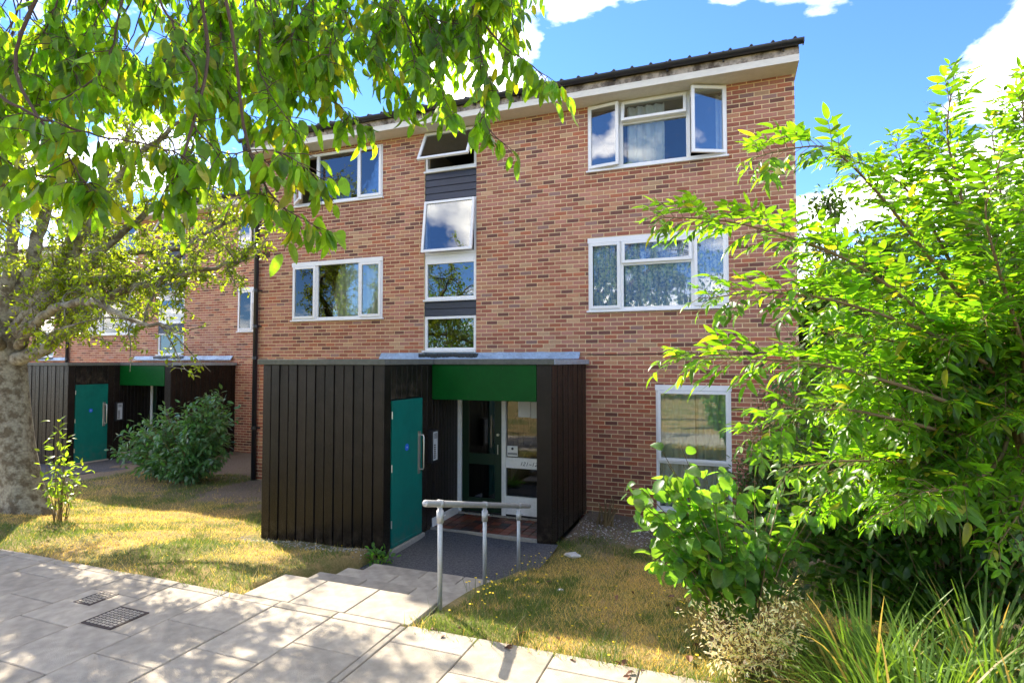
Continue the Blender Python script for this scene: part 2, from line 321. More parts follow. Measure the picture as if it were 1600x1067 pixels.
tag(obj('asphalt_path', mb, M['tarmac']), 'dark asphalt path to the entrance behind the laurel bush', 'path', kind='structure')

# ------------------------------------------------------------ the apartment block
VNG = {}
def vn(x, y, s, seed):                                             # smooth value noise
    g = VNG.setdefault(seed, None)
    if g is None: g = VNG[seed] = np.random.default_rng(seed).random((64, 64))
    X, Y = x * s + 100, y * s + 100; i, j = np.floor(X).astype(int), np.floor(Y).astype(int); f, h = X - i, Y - j; f, h = f * f * (3 - 2 * f), h * h * (3 - 2 * h); i %= 64; j %= 64; i2, j2 = (i + 1) % 64, (j + 1) % 64
    return g[i, j] * (1 - f) * (1 - h) + g[i2, j] * f * (1 - h) + g[i, j2] * (1 - f) * h + g[i2, j2] * f * h
X0, X1, ZB, ZT = -9.97, .965, -.25, 7.07
BP = [((.40, .195, .145), 24), ((.37, .165, .112), 22), ((.305, .115, .075), 17), ((.43, .225, .135), 12), ((.40, .145, .08), 9), ((.175, .08, .063), 8), ((.46, .30, .185), 4), ((.29, .175, .155), 3)]
BW = np.array([p[1] for p in BP], float); BW /= BW.sum()
def brick_col(x=0, z=3):
    c = np.array(BP[rng.choice(len(BP), p=BW)][0]) * rng.uniform(.86, 1.10) * np.array((.97, .88, .83))
    c = c * (.90 + .22 * float(vn(np.array([x]), np.array([z]), .55, 11)[0]) + .12 * float(vn(np.array([x]), np.array([z]), 2.2, 12)[0]))
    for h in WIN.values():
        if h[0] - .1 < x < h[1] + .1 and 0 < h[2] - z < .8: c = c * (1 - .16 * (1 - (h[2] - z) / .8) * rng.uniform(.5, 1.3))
    if z < .35: c = c * np.array((.80, .80, .74)) * rng.uniform(.85, 1.1)
    if z < 2.6: c = c * np.array((1.0, .84, .76))
    return c
WIN = dict(TFR=(-2.375, -.045, 5.89, 7.06), FFR=(-2.375, -.045, 3.395, 4.645), GFR=(-1.225, -.036, .03, 2.075), TFL=(-8.94, -6.68, 5.885, 6.98), FFL=(-8.965, -6.66, 3.395, 4.61), STAIR=(-5.70, -4.567, 2.60, 7.06))
ENTR = (-4.95, -2.75, -.25, 2.2)
holes = list(WIN.values()) + [ENTR]
bld = empty('apartment_building', (0, 0, 0))
tag(bld, 'three-storey brown brick block of flats behind the black timber entrance porch with the handrail', 'building', 'blocks of flats')
def wall_shell(mb, x0, x1, z0, z1, holes, y):
    xs = sorted({x0, x1, *[h[0] for h in holes], *[h[1] for h in holes]}); zs = sorted({z0, z1, *[h[2] for h in holes], *[h[3] for h in holes]})
    xs = [x for x in xs if x0 <= x <= x1]; zs = [z for z in zs if z0 <= z <= z1]
    for a, b in zip(xs, xs[1:]):
        for c, d in zip(zs, zs[1:]):
            mx_, mz_ = (a + b) / 2, (c + d) / 2
            if not any(h[0] < mx_ < h[1] and h[2] < mz_ < h[3] for h in holes): mb.quad((a, y, c), (b, y, c), (b, y, d), (a, y, d))
    for h in holes:
        a, b, c, d = h; e = y + .24
        mb.quad((a, y, c), (a, e, c), (a, e, d), (a, y, d)); mb.quad((b, e, c), (b, y, c), (b, y, d), (b, e, d))
        mb.quad((a, y, d), (b, y, d), (b, e, d), (a, e, d)); mb.quad((a, e, c), (b, e, c), (b, y, c), (a, y, c))
mb = MB(); wall_shell(mb, X0, X1, ZB, ZT, holes, .005)
wall = obj('facade_wall', mb, M['mortar'], bld)
mb = MB()
mb.quad((X1 - .007, .007, ZB), (X1 - .007, 9, ZB), (X1 - .007, 9, 8.2), (X1 - .007, .007, ZT)); mb.quad((X0 + .007, 9, ZB), (X0 + .007, .007, ZB), (X0 + .007, .007, ZT), (X0 + .007, 9, 8.2))
mb.quad((X1 - .007, 9, ZB), (X0 + .007, 9, ZB), (X0 + .007, 9, 8.2), (X1 - .007, 9, 8.2))
obj('side_wall', mb, M['mortar'], bld)
# bricks
bricks = []
PX, PH = .225, .075; row = 0; z = ZB
while z < ZT - .01:
    za, zb = z, min(z + .065, ZT); x = X0 - (.1125 if row % 2 else 0)
    while x < X1:
        a, b = max(x, X0), min(x + .215, X1)
        if b - a > .03:
            segs = [(a, b, za, zb)]
            for h in holes:
                new = []
                for (p, q_, r_, s_) in segs:
                    if q_ <= h[0] or p >= h[1] or s_ <= h[2] or r_ >= h[3]: new.append((p, q_, r_, s_)); continue
                    if p < h[0]: new.append((p, h[0], r_, s_))
                    if q_ > h[1]: new.append((h[1], q_, r_, s_))
                    if r_ < h[2] - .008: new.append((max(p, h[0]), min(q_, h[1]), r_, h[2]))
                    if s_ > h[3] + .008: new.append((max(p, h[0]), min(q_, h[1]), h[3], s_))
                segs = new
            bricks += [s_ for s_ in segs if s_[1] - s_[0] > .02]
        x += PX
    z += PH; row += 1
def add_brick(mb, a, b, za, zb, pr, c):
    y = -pr; t = .014; ch = .003
    mb.quad((a + ch, y, za + ch), (b - ch, y, za + ch), (b - ch, y, zb - ch), (a + ch, y, zb - ch), c)
    mb.quad((a, t, za), (b, t, za), (b - ch, y, za + ch), (a + ch, y, za + ch), c); mb.quad((a + ch, y, zb - ch), (b - ch, y, zb - ch), (b, t, zb), (a, t, zb), c)
    mb.quad((a, t, za), (a + ch, y, za + ch), (a + ch, y, zb - ch), (a, t, zb), c); mb.quad((b - ch, y, za + ch), (b, t, za), (b, t, zb), (b - ch, y, zb - ch), c)
full = [i for i, s_ in enumerate(bricks) if abs(s_[1] - s_[0] - .215) < 1e-4 and abs(s_[3] - s_[2] - .065) < 1e-4 and -2.3 < s_[0] < .6 and 2.7 < s_[2] < 5.85]
full.sort(key=lambda i: (bricks[i][0] + .2) ** 2 + (bricks[i][2] - 3.5) ** 2); single = set(full[:300])
bvar = []
for k in range(40):
    b = MB(); add_brick(b, 0, .215, 0, .065, rng.uniform(-.001, .002), brick_col(rng.uniform(-2.3, .6), 3.0)); me_ = b.mesh('brick'); me_.materials.append(M['brick']); bvar.append(me_)
mb = MB()
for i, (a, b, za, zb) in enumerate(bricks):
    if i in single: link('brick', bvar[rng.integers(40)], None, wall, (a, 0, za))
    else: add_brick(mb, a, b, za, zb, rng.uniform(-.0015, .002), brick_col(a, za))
o = obj('brickwork', mb, M['brick'], wall); tag(o, kind='stuff')
mb = MB(); z = ZB; row = 0
while z < ZT:                                       # the end wall, same bond round the corner
    y = .0 + (.1125 if row % 2 else 0); pr = []
    while y < 8.9:
        b = MB(); add_brick(b, y, y + .215, z, min(z + .065, ZT), 0, brick_col(0, z))
        i = len(mb.v); mb.v += [(X1 - v[1], v[0], v[2]) for v in b.v]; mb.f += [tuple(i + k for k in f) for f in b.f]; mb.c += b.c
        y += PX
    z += PH; row += 1
o = obj('end_brickwork', mb, M['brick'], bld); tag(o, kind='stuff')
mb = MB(); mb.ring(-9.83, -9.615, 4.815, 4.95, .012, -.006, .02); 
for k in range(9): mb.box(-9.815 + k * .022, -9.803 + k * .022, -.004, .02, 4.827, 4.938)
obj('air_brick', mb, M['iron'], bld)
# interior: floors, rear partition, cross walls
mb = MB()
for zf in (-.10, 2.36, 4.84): mb.box(X0 + .02, X1 - .02, .26, 4.6, zf, zf + .1)
mb.box(X0 + .02, X1 - .02, .26, 4.6, 7.10, 7.16)
obj('floor_slab', mb, M['dark'], bld)
mb = MB(); mb.box(X0 + .02, X1 - .02, 4.5, 4.58, -.1, 7.1)
for xw in (-6.1, -4.35, -2.6): mb.box(xw, xw + .08, .26, 4.5, -.1, 7.1)
obj('inner_wall', mb, M['plaster'], bld)
# roof, soffit, fascia, gutter
XA, XB = X0 - .02, X1 + .03
mb = MB(); mb.box(XA, XB, -.43, .25, 7.055 + .004, 7.085); obj('soffit', mb, M['soffit'], bld)
mb = MB(); mb.bbox(XA, XB, -.455, -.432, 7.045, 7.155, .003); obj('fascia', mb, M['fascia'], bld)
mb = MB(); mb.bbox(XA, XB, -.451, -.4325, 7.157, 7.27, .003); obj('upper_fascia', mb, M['staind'], bld)
roof = MB(); roof.quad((XA, -.47, 7.31), (XB, -.47, 7.31), (XB, 4.5, 8.75), (XA, 4.5, 8.75)); roof.quad((XA, 4.5, 8.75), (XB, 4.5, 8.75), (XB, 9.4, 7.3), (XA, 9.4, 7.3))
roof.quad((XA, -.47, 7.28), (XA, 4.5, 8.72), (XB, 4.5, 8.72), (XB, -.47, 7.28)); roof.quad((XB - .03, -.44, 7.06), (XB - .03, 9.3, 7.06), (XB - .03, 4.5, 8.75), (XB - .03, -.44, 7.31))
roof = obj('roof', roof, M['tile'], bld)
tb = MB(); ds = math.atan2(1.44, 4.97)
prof = [(-.152, .006), (-.10, .004), (-.05, .006), (.03, .008), (.085, .012), (.11, .045), (.125, .052), (.14, .045), (.155, .014)]
for (xa, ha), (xb, hb) in zip(prof, prof[1:]):
    tb.quad((xa, 0, ha), (xb, 0, hb), (xb, .40, hb + .012), (xa, .40, ha + .012)); tb.quad((xa, 0, ha - .022), (xb, 0, hb - .022), (xb, 0, hb), (xa, 0, ha))
tme = tb.mesh('roof_tile'); tme.materials.append(M['tile'])
for k in range(36):
    for r in range(5):
        link('roof_tile', tme, None, roof, (XA + .16 + k * .304, -.54 + r * .33, 7.315 + r * .33 * math.tan(ds) + .02), (ds, 0, 0))
def half_pipe(mb, xa, xb, y, z, r):
    n = 10; a = [math.pi + math.pi * k / n for k in range(n + 1)]
    for p, q_ in zip(a, a[1:]):
        P1, P2 = (y + r * math.cos(p), z + r * math.sin(p)), (y + r * math.cos(q_), z + r * math.sin(q_))
        mb.quad((xa, *P1), (xb, *P1), (xb, *P2), (xa, *P2)); 
        S1, S2 = (y + (r - .006) * math.cos(p), z + (r - .006) * math.sin(p)), (y + (r - .006) * math.cos(q_), z + (r - .006) * math.sin(q_))
        mb.quad((xa, *S2), (xb, *S2), (xb, *S1), (xa, *S1)); mb.quad((xa, *P1), (xa, *P2), (xa, *S2), (xa, *S1)); mb.quad((xb, *P2), (xb, *P1), (xb, *S1), (xb, *S2))
mb = MB(); half_pipe(mb, XA - .02, XB + .06, -.535, 7.325, .068); 
mb.box(XB + .045, XB + .06, -.60, -.47, 7.262, 7.325)
gut = obj('gutter', mb, M['gutter'], bld, smooth=False)
for k in range(13):
    xg = XA + .45 + k * .86; mb = MB(); half_pipe(mb, xg - .035 if k % 3 == 0 else xg - .012, xg + .035 if k % 3 == 0 else xg + .012, -.535, 7.328, .076); mb.box(xg - .012, xg + .012, -.50, -.452, 7.22, 7.27)
    obj('gutter_bracket', mb, M['gutter'], gut)
mb = MB(); mb.tube([(X0 + .04, -.07, -.2), (X0 + .04, -.07, 6.75), (X0 + .06, -.14, 6.92), (X0 + .09, -.5, 7.12), (X0 + .09, -.535, 7.27)], .052, 12)
dp = obj('downpipe', mb, M['gutter'], bld, smooth=True)
for zc in (1.0, 2.55, 3.25, 4.05, 5.05, 5.9):
    mb = MB(); mb.tube([(X0 + .04, -.07, zc), (X0 + .04, -.07, zc + .07)], .061, 12)
    if zc > 2.6 or zc < 2: mb.box(X0 + .0, X0 + .15, -.03, .002, zc + .02, zc + .05)
    obj('pipe_bracket', mb, M['gutter'], dp)
mb = MB(); pts = [(x, -.012, 2.628 + .006 * math.sin(x * 4)) for x in np.arange(-2.40, .95, .15)]; mb.tube(pts, .007, 5); obj('cable', mb, M['gutter'], bld)

def window(key, mull, name='window', sash=(), sill=True, label=None, head=True, gl='glass', base=.052):
    x0, x1, z0, z1 = WIN[key]; f = MB(); f.ring(x0, x1, z0, z1, base, -.012, .07, base)
    for m_ in mull: f.bbox(m_ - .033, m_ + .033, -.010, .068, z0 + base, z1 - base, .003)
    if head: f.bbox(x0 - .01, x1 + .012, -.03, -.0125, z1 - .055, z1 + .035, .003)
    wd = obj(name, f, M['upvc'], bld)
    if label: wd['label'] = label
    if sill: s_ = MB(); s_.bbox(x0 - .03, x1 + .03, -.055, .05, z0 - .032, z0 - .001, .006); obj('sill', s_, M['upvc'], wd)
    return wd
def pane(wd, x0, x1, z0, z1, y=.02, gl='glass'):
    m_ = MB(); m_.box(x0, x1, y, y + .006, z0, z1); return obj('pane', m_, M[gl], wd)
def sash(wd, x0, x1, z0, z1, hinge='left', ang=0, w_=.052, gl='glass'):
    # opening leaf with its pane, turned outwards about its hinge
    if hinge == 'left': ox, oz, rot = x0, 0, (0, 0, -R(ang))
    elif hinge == 'right': ox, oz, rot = x1, 0, (0, 0, R(ang))
    else: ox, oz, rot = 0, z1, (-R(ang), 0, 0)
    f = MB(); f.ring(x0 - ox, x1 - ox, z0 - oz, z1 - oz, w_, -.030, .018, w_); o = obj('sash', f, M['upvc'], wd, (ox, -.016, oz), rot)
    g = MB(); g.box(x0 - ox + w_ - .004, x1 - ox - w_ + .004, -.006, 0, z0 - oz + w_ - .004, z1 - oz - w_ + .004); obj('pane', g, M[gl], wd, (ox, -.016, oz), rot)
    return o
# top floor right
x0, x1, z0, z1 = WIN['TFR']; b = .05
wd = window('TFR', (-1.785, -.655), head=False, label='wide top-floor window with both side casements standing open')
sash(wd, x0 + .02, -1.80, z0 + .03, z1 - .03, 'left', 9, gl='mirror'); sash(wd, -.64, x1 - .02, z0 + .03, z1 - .03, 'right', 24, gl='mirror')
mb = MB(); mb.bbox(-1.75, -.69, -.010, .068, 6.64, 6.70, .003); obj('transom', mb, M['upvc'], wd)
sash(wd, -1.765, -.675, 6.66, z1 - .03, 'top', 12); pane(wd, -1.76, -.68, z0 + b - .01, 6.65)
# first floor right
x0, x1, z0, z1 = WIN['FFR']; wd = window('FFR', (-1.79, -.60), label='first-floor window hung with blue lace curtains')
sash(wd, x0 + .03, -1.81, z0 + .03, z1 - .06, 'left', 0); pane(wd, -1.765, -.63, z0 + b - .01, 4.20)
mb = MB(); mb.bbox(-1.757, -.633, -.010, .068, 4.165, 4.225, .003); obj('transom', mb, M['upvc'], wd); sash(wd, -1.78, -.615, 4.20, z1 - .06, 'top', 1.5)
sash(wd, -.58, x1 - .03, z0 + .03, z1 - .06, 'right', 0)
# ground floor right
x0, x1, z0, z1 = WIN['GFR']; wd = window('GFR', (), label='tall ground-floor window with a low transom beside the shrubs')
mb = MB(); mb.bbox(x0 + .05, x1 - .05, -.010, .068, .80, .875, .003); obj('transom', mb, M['upvc'], wd); pane(wd, x0 + .045, x1 - .045, z0 + .045, .81); pane(wd, x0 + .045, x1 - .045, .87, z1 - .045)
sash(wd, x0 + .03, x1 - .03, .845, z1 - .06, 'top', 0)
# left windows
x0, x1, z0, z1 = WIN['TFL']; wd = window('TFL', (-8.32, -7.27), head=False, label='top-floor window with one narrow casement open at the side')
sash(wd, x0 + .02, -8.335, z0 + .03, z1 - .03, 'left', 38, gl='mirror'); pane(wd, -8.29, -7.30, z0 + .045, z1 - .045, gl='mirror'); sash(wd, -7.255, x1 - .02, z0 + .03, z1 - .03, 'right', 0, gl='mirror')
x0, x1, z0, z1 = WIN['FFL']; wd = window('FFL', (-8.32, -7.22), label='first-floor window with pale green net curtains')
sash(wd, x0 + .03, -8.335, z0 + .03, z1 - .06, 'left', 0); pane(wd, -8.29, -7.25, z0 + .045, z1 - .045); sash(wd, -7.20, x1 - .03, z0 + .03, z1 - .06, 'right', 0)
# stair strip: lights and dark cladding between the brick piers
x0, x1 = WIN['STAIR'][:2]; f = MB(); yb = .05
def lights(za, zb, name='stair_window'):
    f = MB(); f.ring(x0 + .01, x1 - .01, za, zb, .05, .02, .10); return obj(name, f, M['upvc'], bld)
wd = lights(6.28, 7.04); sash(wd, x0 + .02, x1 - .02, 6.33, 7.02, 'top', 27, .05, 'obscure'); mb = MB(); mb.bbox(x0 - .01, x1 + .002, -.03, .05, 6.24, 6.275, .004); obj('sill', mb, M['upvc'], wd)
wd = lights(4.60, 5.68); sash(wd, x0 + .02, x1 - .02, 4.62, 5.66, 'top', 7.5, .05, 'obscure')
wd = lights(3.72, 4.60 - .004); pane(wd, x0 + .055, x1 - .055, 3.765, 4.44, .05, 'obscure'); mb = MB(); mb.bbox(x0 + .06, x1 - .06, .012, .08, 4.42, 4.548, .004); obj('transom', mb, M['upvc'], wd)
mb = MB(); mb.bbox(x0 - .01, x1 + .002, -.03, .05, 3.68, 3.716, .004); obj('sill', mb, M['upvc'], wd)
wd = lights(2.72, 3.385); pane(wd, x0 + .055, x1 - .055, 2.765, 3.34, .05, 'obscure'); mb = MB(); mb.bbox(x0 - .02, x1 + .004, -.05, .05, 2.68, 2.716, .004); obj('sill', mb, M['upvc'], wd)
def cladding(za, zb, n):
    c = MB(); c.box(x0 + .004, x1 - .004, .06, .10, za, zb); cp = obj('cladding_panel', c, M['navy'], bld); h = (zb - za) / n
    for k in range(n):
        q_ = MB(); zz0 = za + k * h; i = 0
        q_.v = [(x0 + .006, .012, zz0 + .004), (x1 - .006, .012, zz0 + .004), (x1 - .006, .03, zz0 + h), (x0 + .006, .03, zz0 + h), (x0 + .006, .06, zz0 + .004), (x1 - .006, .06, zz0 + .004), (x1 - .006, .06, zz0 + h), (x0 + .006, .06, zz0 + h)]
        q_.f = [(0, 1, 2, 3), (0, 4, 5, 1), (3, 2, 6, 7), (0, 3, 7, 4), (1, 5, 6, 2)]; q_.c = [None] * 5
        obj('board', q_, M['navy'], cp)
cladding(5.69, 6.238, 4); cladding(3.39, 3.678, 2)
mb = MB()
for k in range(15): mb.bbox(x0 - .07 + k * .085, x0 + .008 + k * .085, -.09, .05, 2.565, 2.655, .004)
obj('tile_sill', mb, M['gutter'], bld)
mb = MB(); xsf = np.arange(-6.67, -2.52, .06)
for a, b in zip(xsf, xsf[1:]):
    wv = lambda x: .008 * math.sin(x * 9) + .006 * math.sin(x * 23 + 1)
    mb.quad((a, -.11 + wv(a), 2.55), (b, -.11 + wv(b), 2.55), (b, -.02, 2.672 + wv(b) * .5), (a, -.02, 2.672 + wv(a) * .5))
    mb.quad((a, -.02, 2.672 + wv(a) * .5), (b, -.02, 2.672 + wv(b) * .5), (b, .01, 2.674), (a, .01, 2.674))
o = obj('lead_flashing', mb, M['lead'], bld, smooth=True)

# curtains
def curtain(x0, x1, z0, z1, y, m, label, amp=.03, wl=.11, seed=0):
    r = random.Random(seed); b = MB(); n = max(12, int((x1 - x0) / .012)); ph = [r.uniform(0, 6) for _ in range(4)]
    def yy(t): return y + amp * math.sin(t / wl * 6.283 + ph[0] + 1.3 * math.sin(t * 3 + ph[1])) + amp * .4 * math.sin(t / wl * 13 + ph[2])
    xs_ = np.linspace(x0, x1, n)
    for a, c in zip(xs_, xs_[1:]): b.quad((a, yy(a), z0), (c, yy(c), z0), (c, yy(c) * .7 + y * .3, z1), (a, yy(a) * .7 + y * .3, z1))
    return tag(obj('curtain', b, M[m], smooth=True), label, 'curtain')
cur = [curtain(-2.30, -.12, 3.46, 4.56, .105, 'lace', 'blue lace curtain across the first-floor window', .03, .12, 1),
       curtain(-8.88, -6.74, 3.46, 4.54, .115, 'net', 'pale net curtain gathered across the first-floor window over the porch', .035, .15, 2),
       curtain(-1.70, -1.05, 5.93, 6.98, .13, 'drape', 'white curtain gathered inside the open top-floor window', .05, .16, 3),
       curtain(-.22, -.08, 5.93, 6.98, .18, 'drape', 'narrow white curtain behind the widest-open top-floor casement', .03, .08, 4),
       curtain(-1.17, -.60, .08, 2.0, .12, 'drape', 'white curtain on the brick pier side of the tall ground-floor window', .04, .15, 5),
       curtain(-.585, -.09, .08, 2.0, .13, 'drape', 'white curtain on the shrub side of the tall ground-floor window', .04, .13, 6)]

# ------------------------------------------------------------ entrance porch and bin store of black boards
SX, SF, PF, PRX, SL = -4.35, -3.43, -2.10, -2.42, -6.42          # side plane, store front, porch front, porch right side, store left side
GYS = -1.18                                                        # glazed screen
porch = empty('entrance_porch', (0, 0, 0)); tag(porch, 'black boarded bin store and porch with green fascia, behind the tubular handrail', 'porch', 'boarded entrance porches')
core = MB()
core.box(SL + .02, SX - .03, SF + .02, -.02, -.12, 2.46); obj('store_carcass', core, M['black'], porch)
core = MB(); core.box(PRX - .20, PRX - .02, PF + .02, -.01, -.12, 2.46); obj('wing_carcass', core, M['black'], porch)
bmesh_cache = {}
def board(x0, x1, y0, y1, z0, z1, axis):
    # a board proud of the carcass; axis 'y' = faces the path, 'x' = faces sideways
    k = (round(x1 - x0, 3), round(y1 - y0, 3), round(z1 - z0, 3))
    if k not in bmesh_cache:
        b = MB(); b.bbox(0, x1 - x0, 0, y1 - y0, 0, z1 - z0, .004); bmesh_cache[k] = b.mesh('board'); bmesh_cache[k].materials.append(M['timber'])
    dz = random.uniform(-.006, .006)
    return link('board', bmesh_cache[k], None, porch, (x0, y0, z0 + dz), (0, 0, random.uniform(-.004, .004)))
nb = 13; wv = (SX - SL) / nb
for k in range(nb): board(SL + k * wv + .009, SL + (k + 1) * wv - .009, SF - .006 * (k % 2), SF + .02, -.11, 2.45, 'y')
for k in range(20):                                               # store's far side
    y = SF + .03 + k * .158
    if y < -.2: board(SL - .02, SL + .001, y, y + .148, -.11, 2.45, 'x')
# side of the store: corner board, boards over the door, door, board after the door
board(SX - .012, SX + .012, SF + .0, SF + .165, -.12, 2.45, 'x')
nb = 6; wv = .82 / nb
for k in range(nb): board(SX - .022, SX + .003, -3.255 + k * wv + .003, -3.255 + (k + 1) * wv - .003, 1.985, 2.45, 'x')
board(SX - .022, SX + .006, -2.43, -2.27, -.06, 2.45, 'x'); board(SX - .022, SX + .004, -2.26, -2.11, -.06, 2.45, 'x')
nb = 9; wv = (GYS + 2.10) / nb
for k in range(nb): board(SX - .022, SX + .001, -2.10 + k * wv + .003, -2.10 + (k + 1) * wv - .003, -.02, 2.45, 'x')
# right wing: outer face, front plank, inner face
nb = 14; wv = (-.02 - PF) / nb
for k in range(nb): board(PRX - .022, PRX - .005 * (k % 2), PF + k * wv + .009, PF + (k + 1) * wv - .009, -.10, 2.45, 'x')
board(PRX - .225, PRX - .003, PF - .012, PF + .02, -.09, 2.45, 'y')
for k in range(6): board(PRX - .215, PRX - .19, PF + .02 + k * .15, PF + .02 + k * .15 + .142, -.05, 2.45, 'x')
mb = MB(); mb.bbox(SX + .008, PRX - .228, PF - .02, PF + .01, 1.92, 2.455, .004); obj('fascia_board', mb, M['green'], porch)
mb = MB()
for xs_ in (SX + .06, SX + .62, SX + 1.18, PRX - .28):
    for zs_ in (1.97, 2.40): mb.tube([(xs_, PF - .020, zs_), (xs_, PF - .0225, zs_)], .007, 8)
tag(obj('fascia_screws', mb, M['dgreen'], porch), kind='stuff')
mb = MB(); mb.box(SX, PRX - .2, PF + .012, -.02, 2.20, 2.24); obj('porch_ceiling', mb, M['white'], porch)
# roof deck and edge trim
mb = MB(); mb.box(SL - .04, SX + .03, SF - .03, -.01, 2.465, 2.525); mb.box(SX + .031, PRX + .03, PF - .03, -.01, 2.465, 2.524); obj('flat_roof', mb, M['felt'], porch)
def trim(x0, x1, y0, y1, name='edge_trim', m='trim'):
    b = MB(); b.bbox(x0, x1, y0, y1, 2.455, 2.535, .006); obj(name, b, M[m], porch)
trim(SL - .06, SX + .05, SF - .05, SF - .031); trim(SX + .031, SX + .05, SF - .03, PF - .05); trim(SX + .051, PRX + .05, PF - .05, PF - .031); trim(PRX + .031, PRX + .05, PF - .03, -.01, m='lead'); trim(SL - .06, SL - .041, SF - .03, -.01)
# bin store door
mb = MB(); mb.bbox(SX - .02, SX + .022, -3.245, -2.435, -.02, 1.965, .003); door = obj('store_door', mb, M['teal'], porch)
mb = MB(); mb.bbox(SX + .0, SX + .03, -3.235, -2.445, -.018, .03, .004); obj('kick_strip', mb, M['teal'], door)
mb = MB(); mb.bbox(SX + .0225, SX + .027, -2.565, -2.495, .86, 1.48, .002); obj('handle_plate', mb, M['chrome'], door)
mb = MB(); mb.tube([(SX + .025, -2.50, .92), (SX + .075, -2.50, .92), (SX + .085, -2.50, .95), (SX + .085, -2.50, 1.39), (SX + .075, -2.50, 1.42), (SX + .025, -2.50, 1.42)], .011, 8); obj('pull_handle', mb, M['chrome'], door, smooth=True)
mb = MB(); mb.tube([(SX + .022, -2.87, 1.29), (SX + .0255, -2.87, 1.29)], .05, 20); obj('safety_disc', mb, M['blue'], door)
mb = MB(); mb.tube([(SX + .0255, -2.87, 1.29), (SX + .0262, -2.87, 1.29)], .012, 10); obj('disc_mark', mb, M['paper'], door)
for zc in (.25, 1.0, 1.72): mb = MB(); mb.tube([(SX + .02, -3.248, zc), (SX + .02, -3.248, zc + .1)], .009, 6); obj('hinge', mb, M['chrome'], door)
mb = MB(); mb.bbox(SX - .04, SX + .06, -3.30, -2.40, -.2, -.022, .01); obj('door_threshold', mb, M['concrete'], porch)
# intercom
mb = MB(); mb.bbox(SX + .006, SX + .085, -2.25, -2.03, .96, 1.46, .006); ic = obj('intercom', mb, M['black'], porch)
mb = MB(); mb.bbox(SX + .02, SX + .088, -2.25, -2.10, .99, 1.42, .003); 
mb = MB(); mb.bbox(SX + .0855, SX + .091, -2.215, -2.085, 1.0, 1.43, .002); obj('button_panel', mb, M['grey'], ic)
mb = MB()
for k in range(7): mb.box(SX + .0911, SX + .0935, -2.205, -2.15, 1.03 + k * .032, 1.048 + k * .032)
for k in range(6): mb.box(SX + .0911, SX + .0925, -2.20, -2.10, 1.33 + k * .014, 1.337 + k * .014)
obj('call_buttons', mb, M['ink'], ic)
mb = MB(); mb.bbox(SX + .004, SX + .03, -2.10, GYS - .02, -.03, .10, .003); obj('skirting', mb, M['white'], porch)
# glazed screen: door, frame, side light
y = GYS
mb = MB(); mb.bbox(-4.35, -4.275, y - .04, y + .06, .0, 2.2, .004); mb.bbox(-3.55, -3.475, y - .04, y + .06, .0, 2.2, .004); mb.bbox(-2.68, -2.625, y - .039, y + .059, .0, 2.2, .004)
mb.bbox(-4.275, -3.55, y - .035, y + .055, 2.06, 2.2, .004); mb.bbox(-3.475, -2.68, y - .035, y + .055, 2.06, 2.2, .004)
obj('screen_frame', mb, M['white'], porch)
mb = MB(); mb.ring(-4.27, -3.555, .03, 2.055, .12, y - .02, y + .025, .22); mb.bbox(-4.15, -3.675, y - .019, y + .024, .80, .98, .003); ed = obj('entrance_door', mb, M['dgreen'], porch)
mb = MB(); mb.box(-4.155, -3.67, y, y + .006, .245, .81); obj('pane', mb, M['dglass'], ed); mb = MB(); mb.box(-4.155, -3.67, y, y + .006, .97, 1.94); obj('pane', mb, M['dglass'], ed)
mb = MB(); mb.tube([(-3.615, y - .02, 1.30), (-3.615, y - .05, 1.30)], .022, 10); obj('lock', mb, M['chrome'], ed)
mb = MB(); mb.bbox(-3.625, -3.607, y - .045, y - .03, .98, 1.14, .003); obj('pull_handle', mb, M['chrome'], ed)
mb = MB(); mb.bbox(-3.475, -2.68, y - .036, y + .05, .03, .32, .004); sd = obj('side_light', mb, M['white'], porch); mb = MB(); mb.bbox(-3.475, -2.68, y - .03, y + .05, .775, .945, .004); obj('middle_rail', mb, M['white'], sd)
mb = MB(); mb.box(-3.475, -2.68, y, y + .006, .32, .775); obj('pane', mb, M['dglass'], sd); mb = MB(); mb.box(-3.475, -2.68, y, y + .006, .945, 2.06); obj('pane', mb, M['dglass'], sd)
for (xa, xb, za, zb) in ((-3.27, -3.06, 1.60, 2.0), (-3.05, -2.85, 1.59, 2.0), (-3.46, -3.28, .96, 1.13)): mb = MB(); mb.box(xa, xb, y - .006, y - .003, za, zb); obj('notice', mb, M['paper'], sd)
mb = MB(); mb.tube([(-3.37, y - .0065, 1.085), (-3.37, y - .0075, 1.085)], .022, 12)
for k in range(9): mb.box(-3.448 + k * .018, -3.436 + k * .018, y - .0075, y - .0062, .985, 1.02)
obj('notice_print', mb, M['ink'], sd)
def text(body, size, loc, rot, m, parent, shear=0, name='number_lettering', sx=1.0):
    cu = bpy.data.curves.new(name, 'FONT'); cu.body = body; cu.size = size; cu.shear = shear; cu.extrude = .0015; cu.space_character = 1.1
    t_ = bpy.data.objects.new('tmp', cu); COL.objects.link(t_); dg = bpy.context.evaluated_depsgraph_get(); me_ = bpy.data.meshes.new_from_object(t_.evaluated_get(dg)); bpy.data.objects.remove(t_); me_.name = name
    me_.materials.clear(); me_.materials.append(m); o = link(name, me_, None, parent, loc, rot); o.scale = (sx, 1, 1); return o
NUM = text('121~126', .088, (-3.235, y - .032, .825), (math.pi / 2, 0, 0), M['ink'], sd, .35)
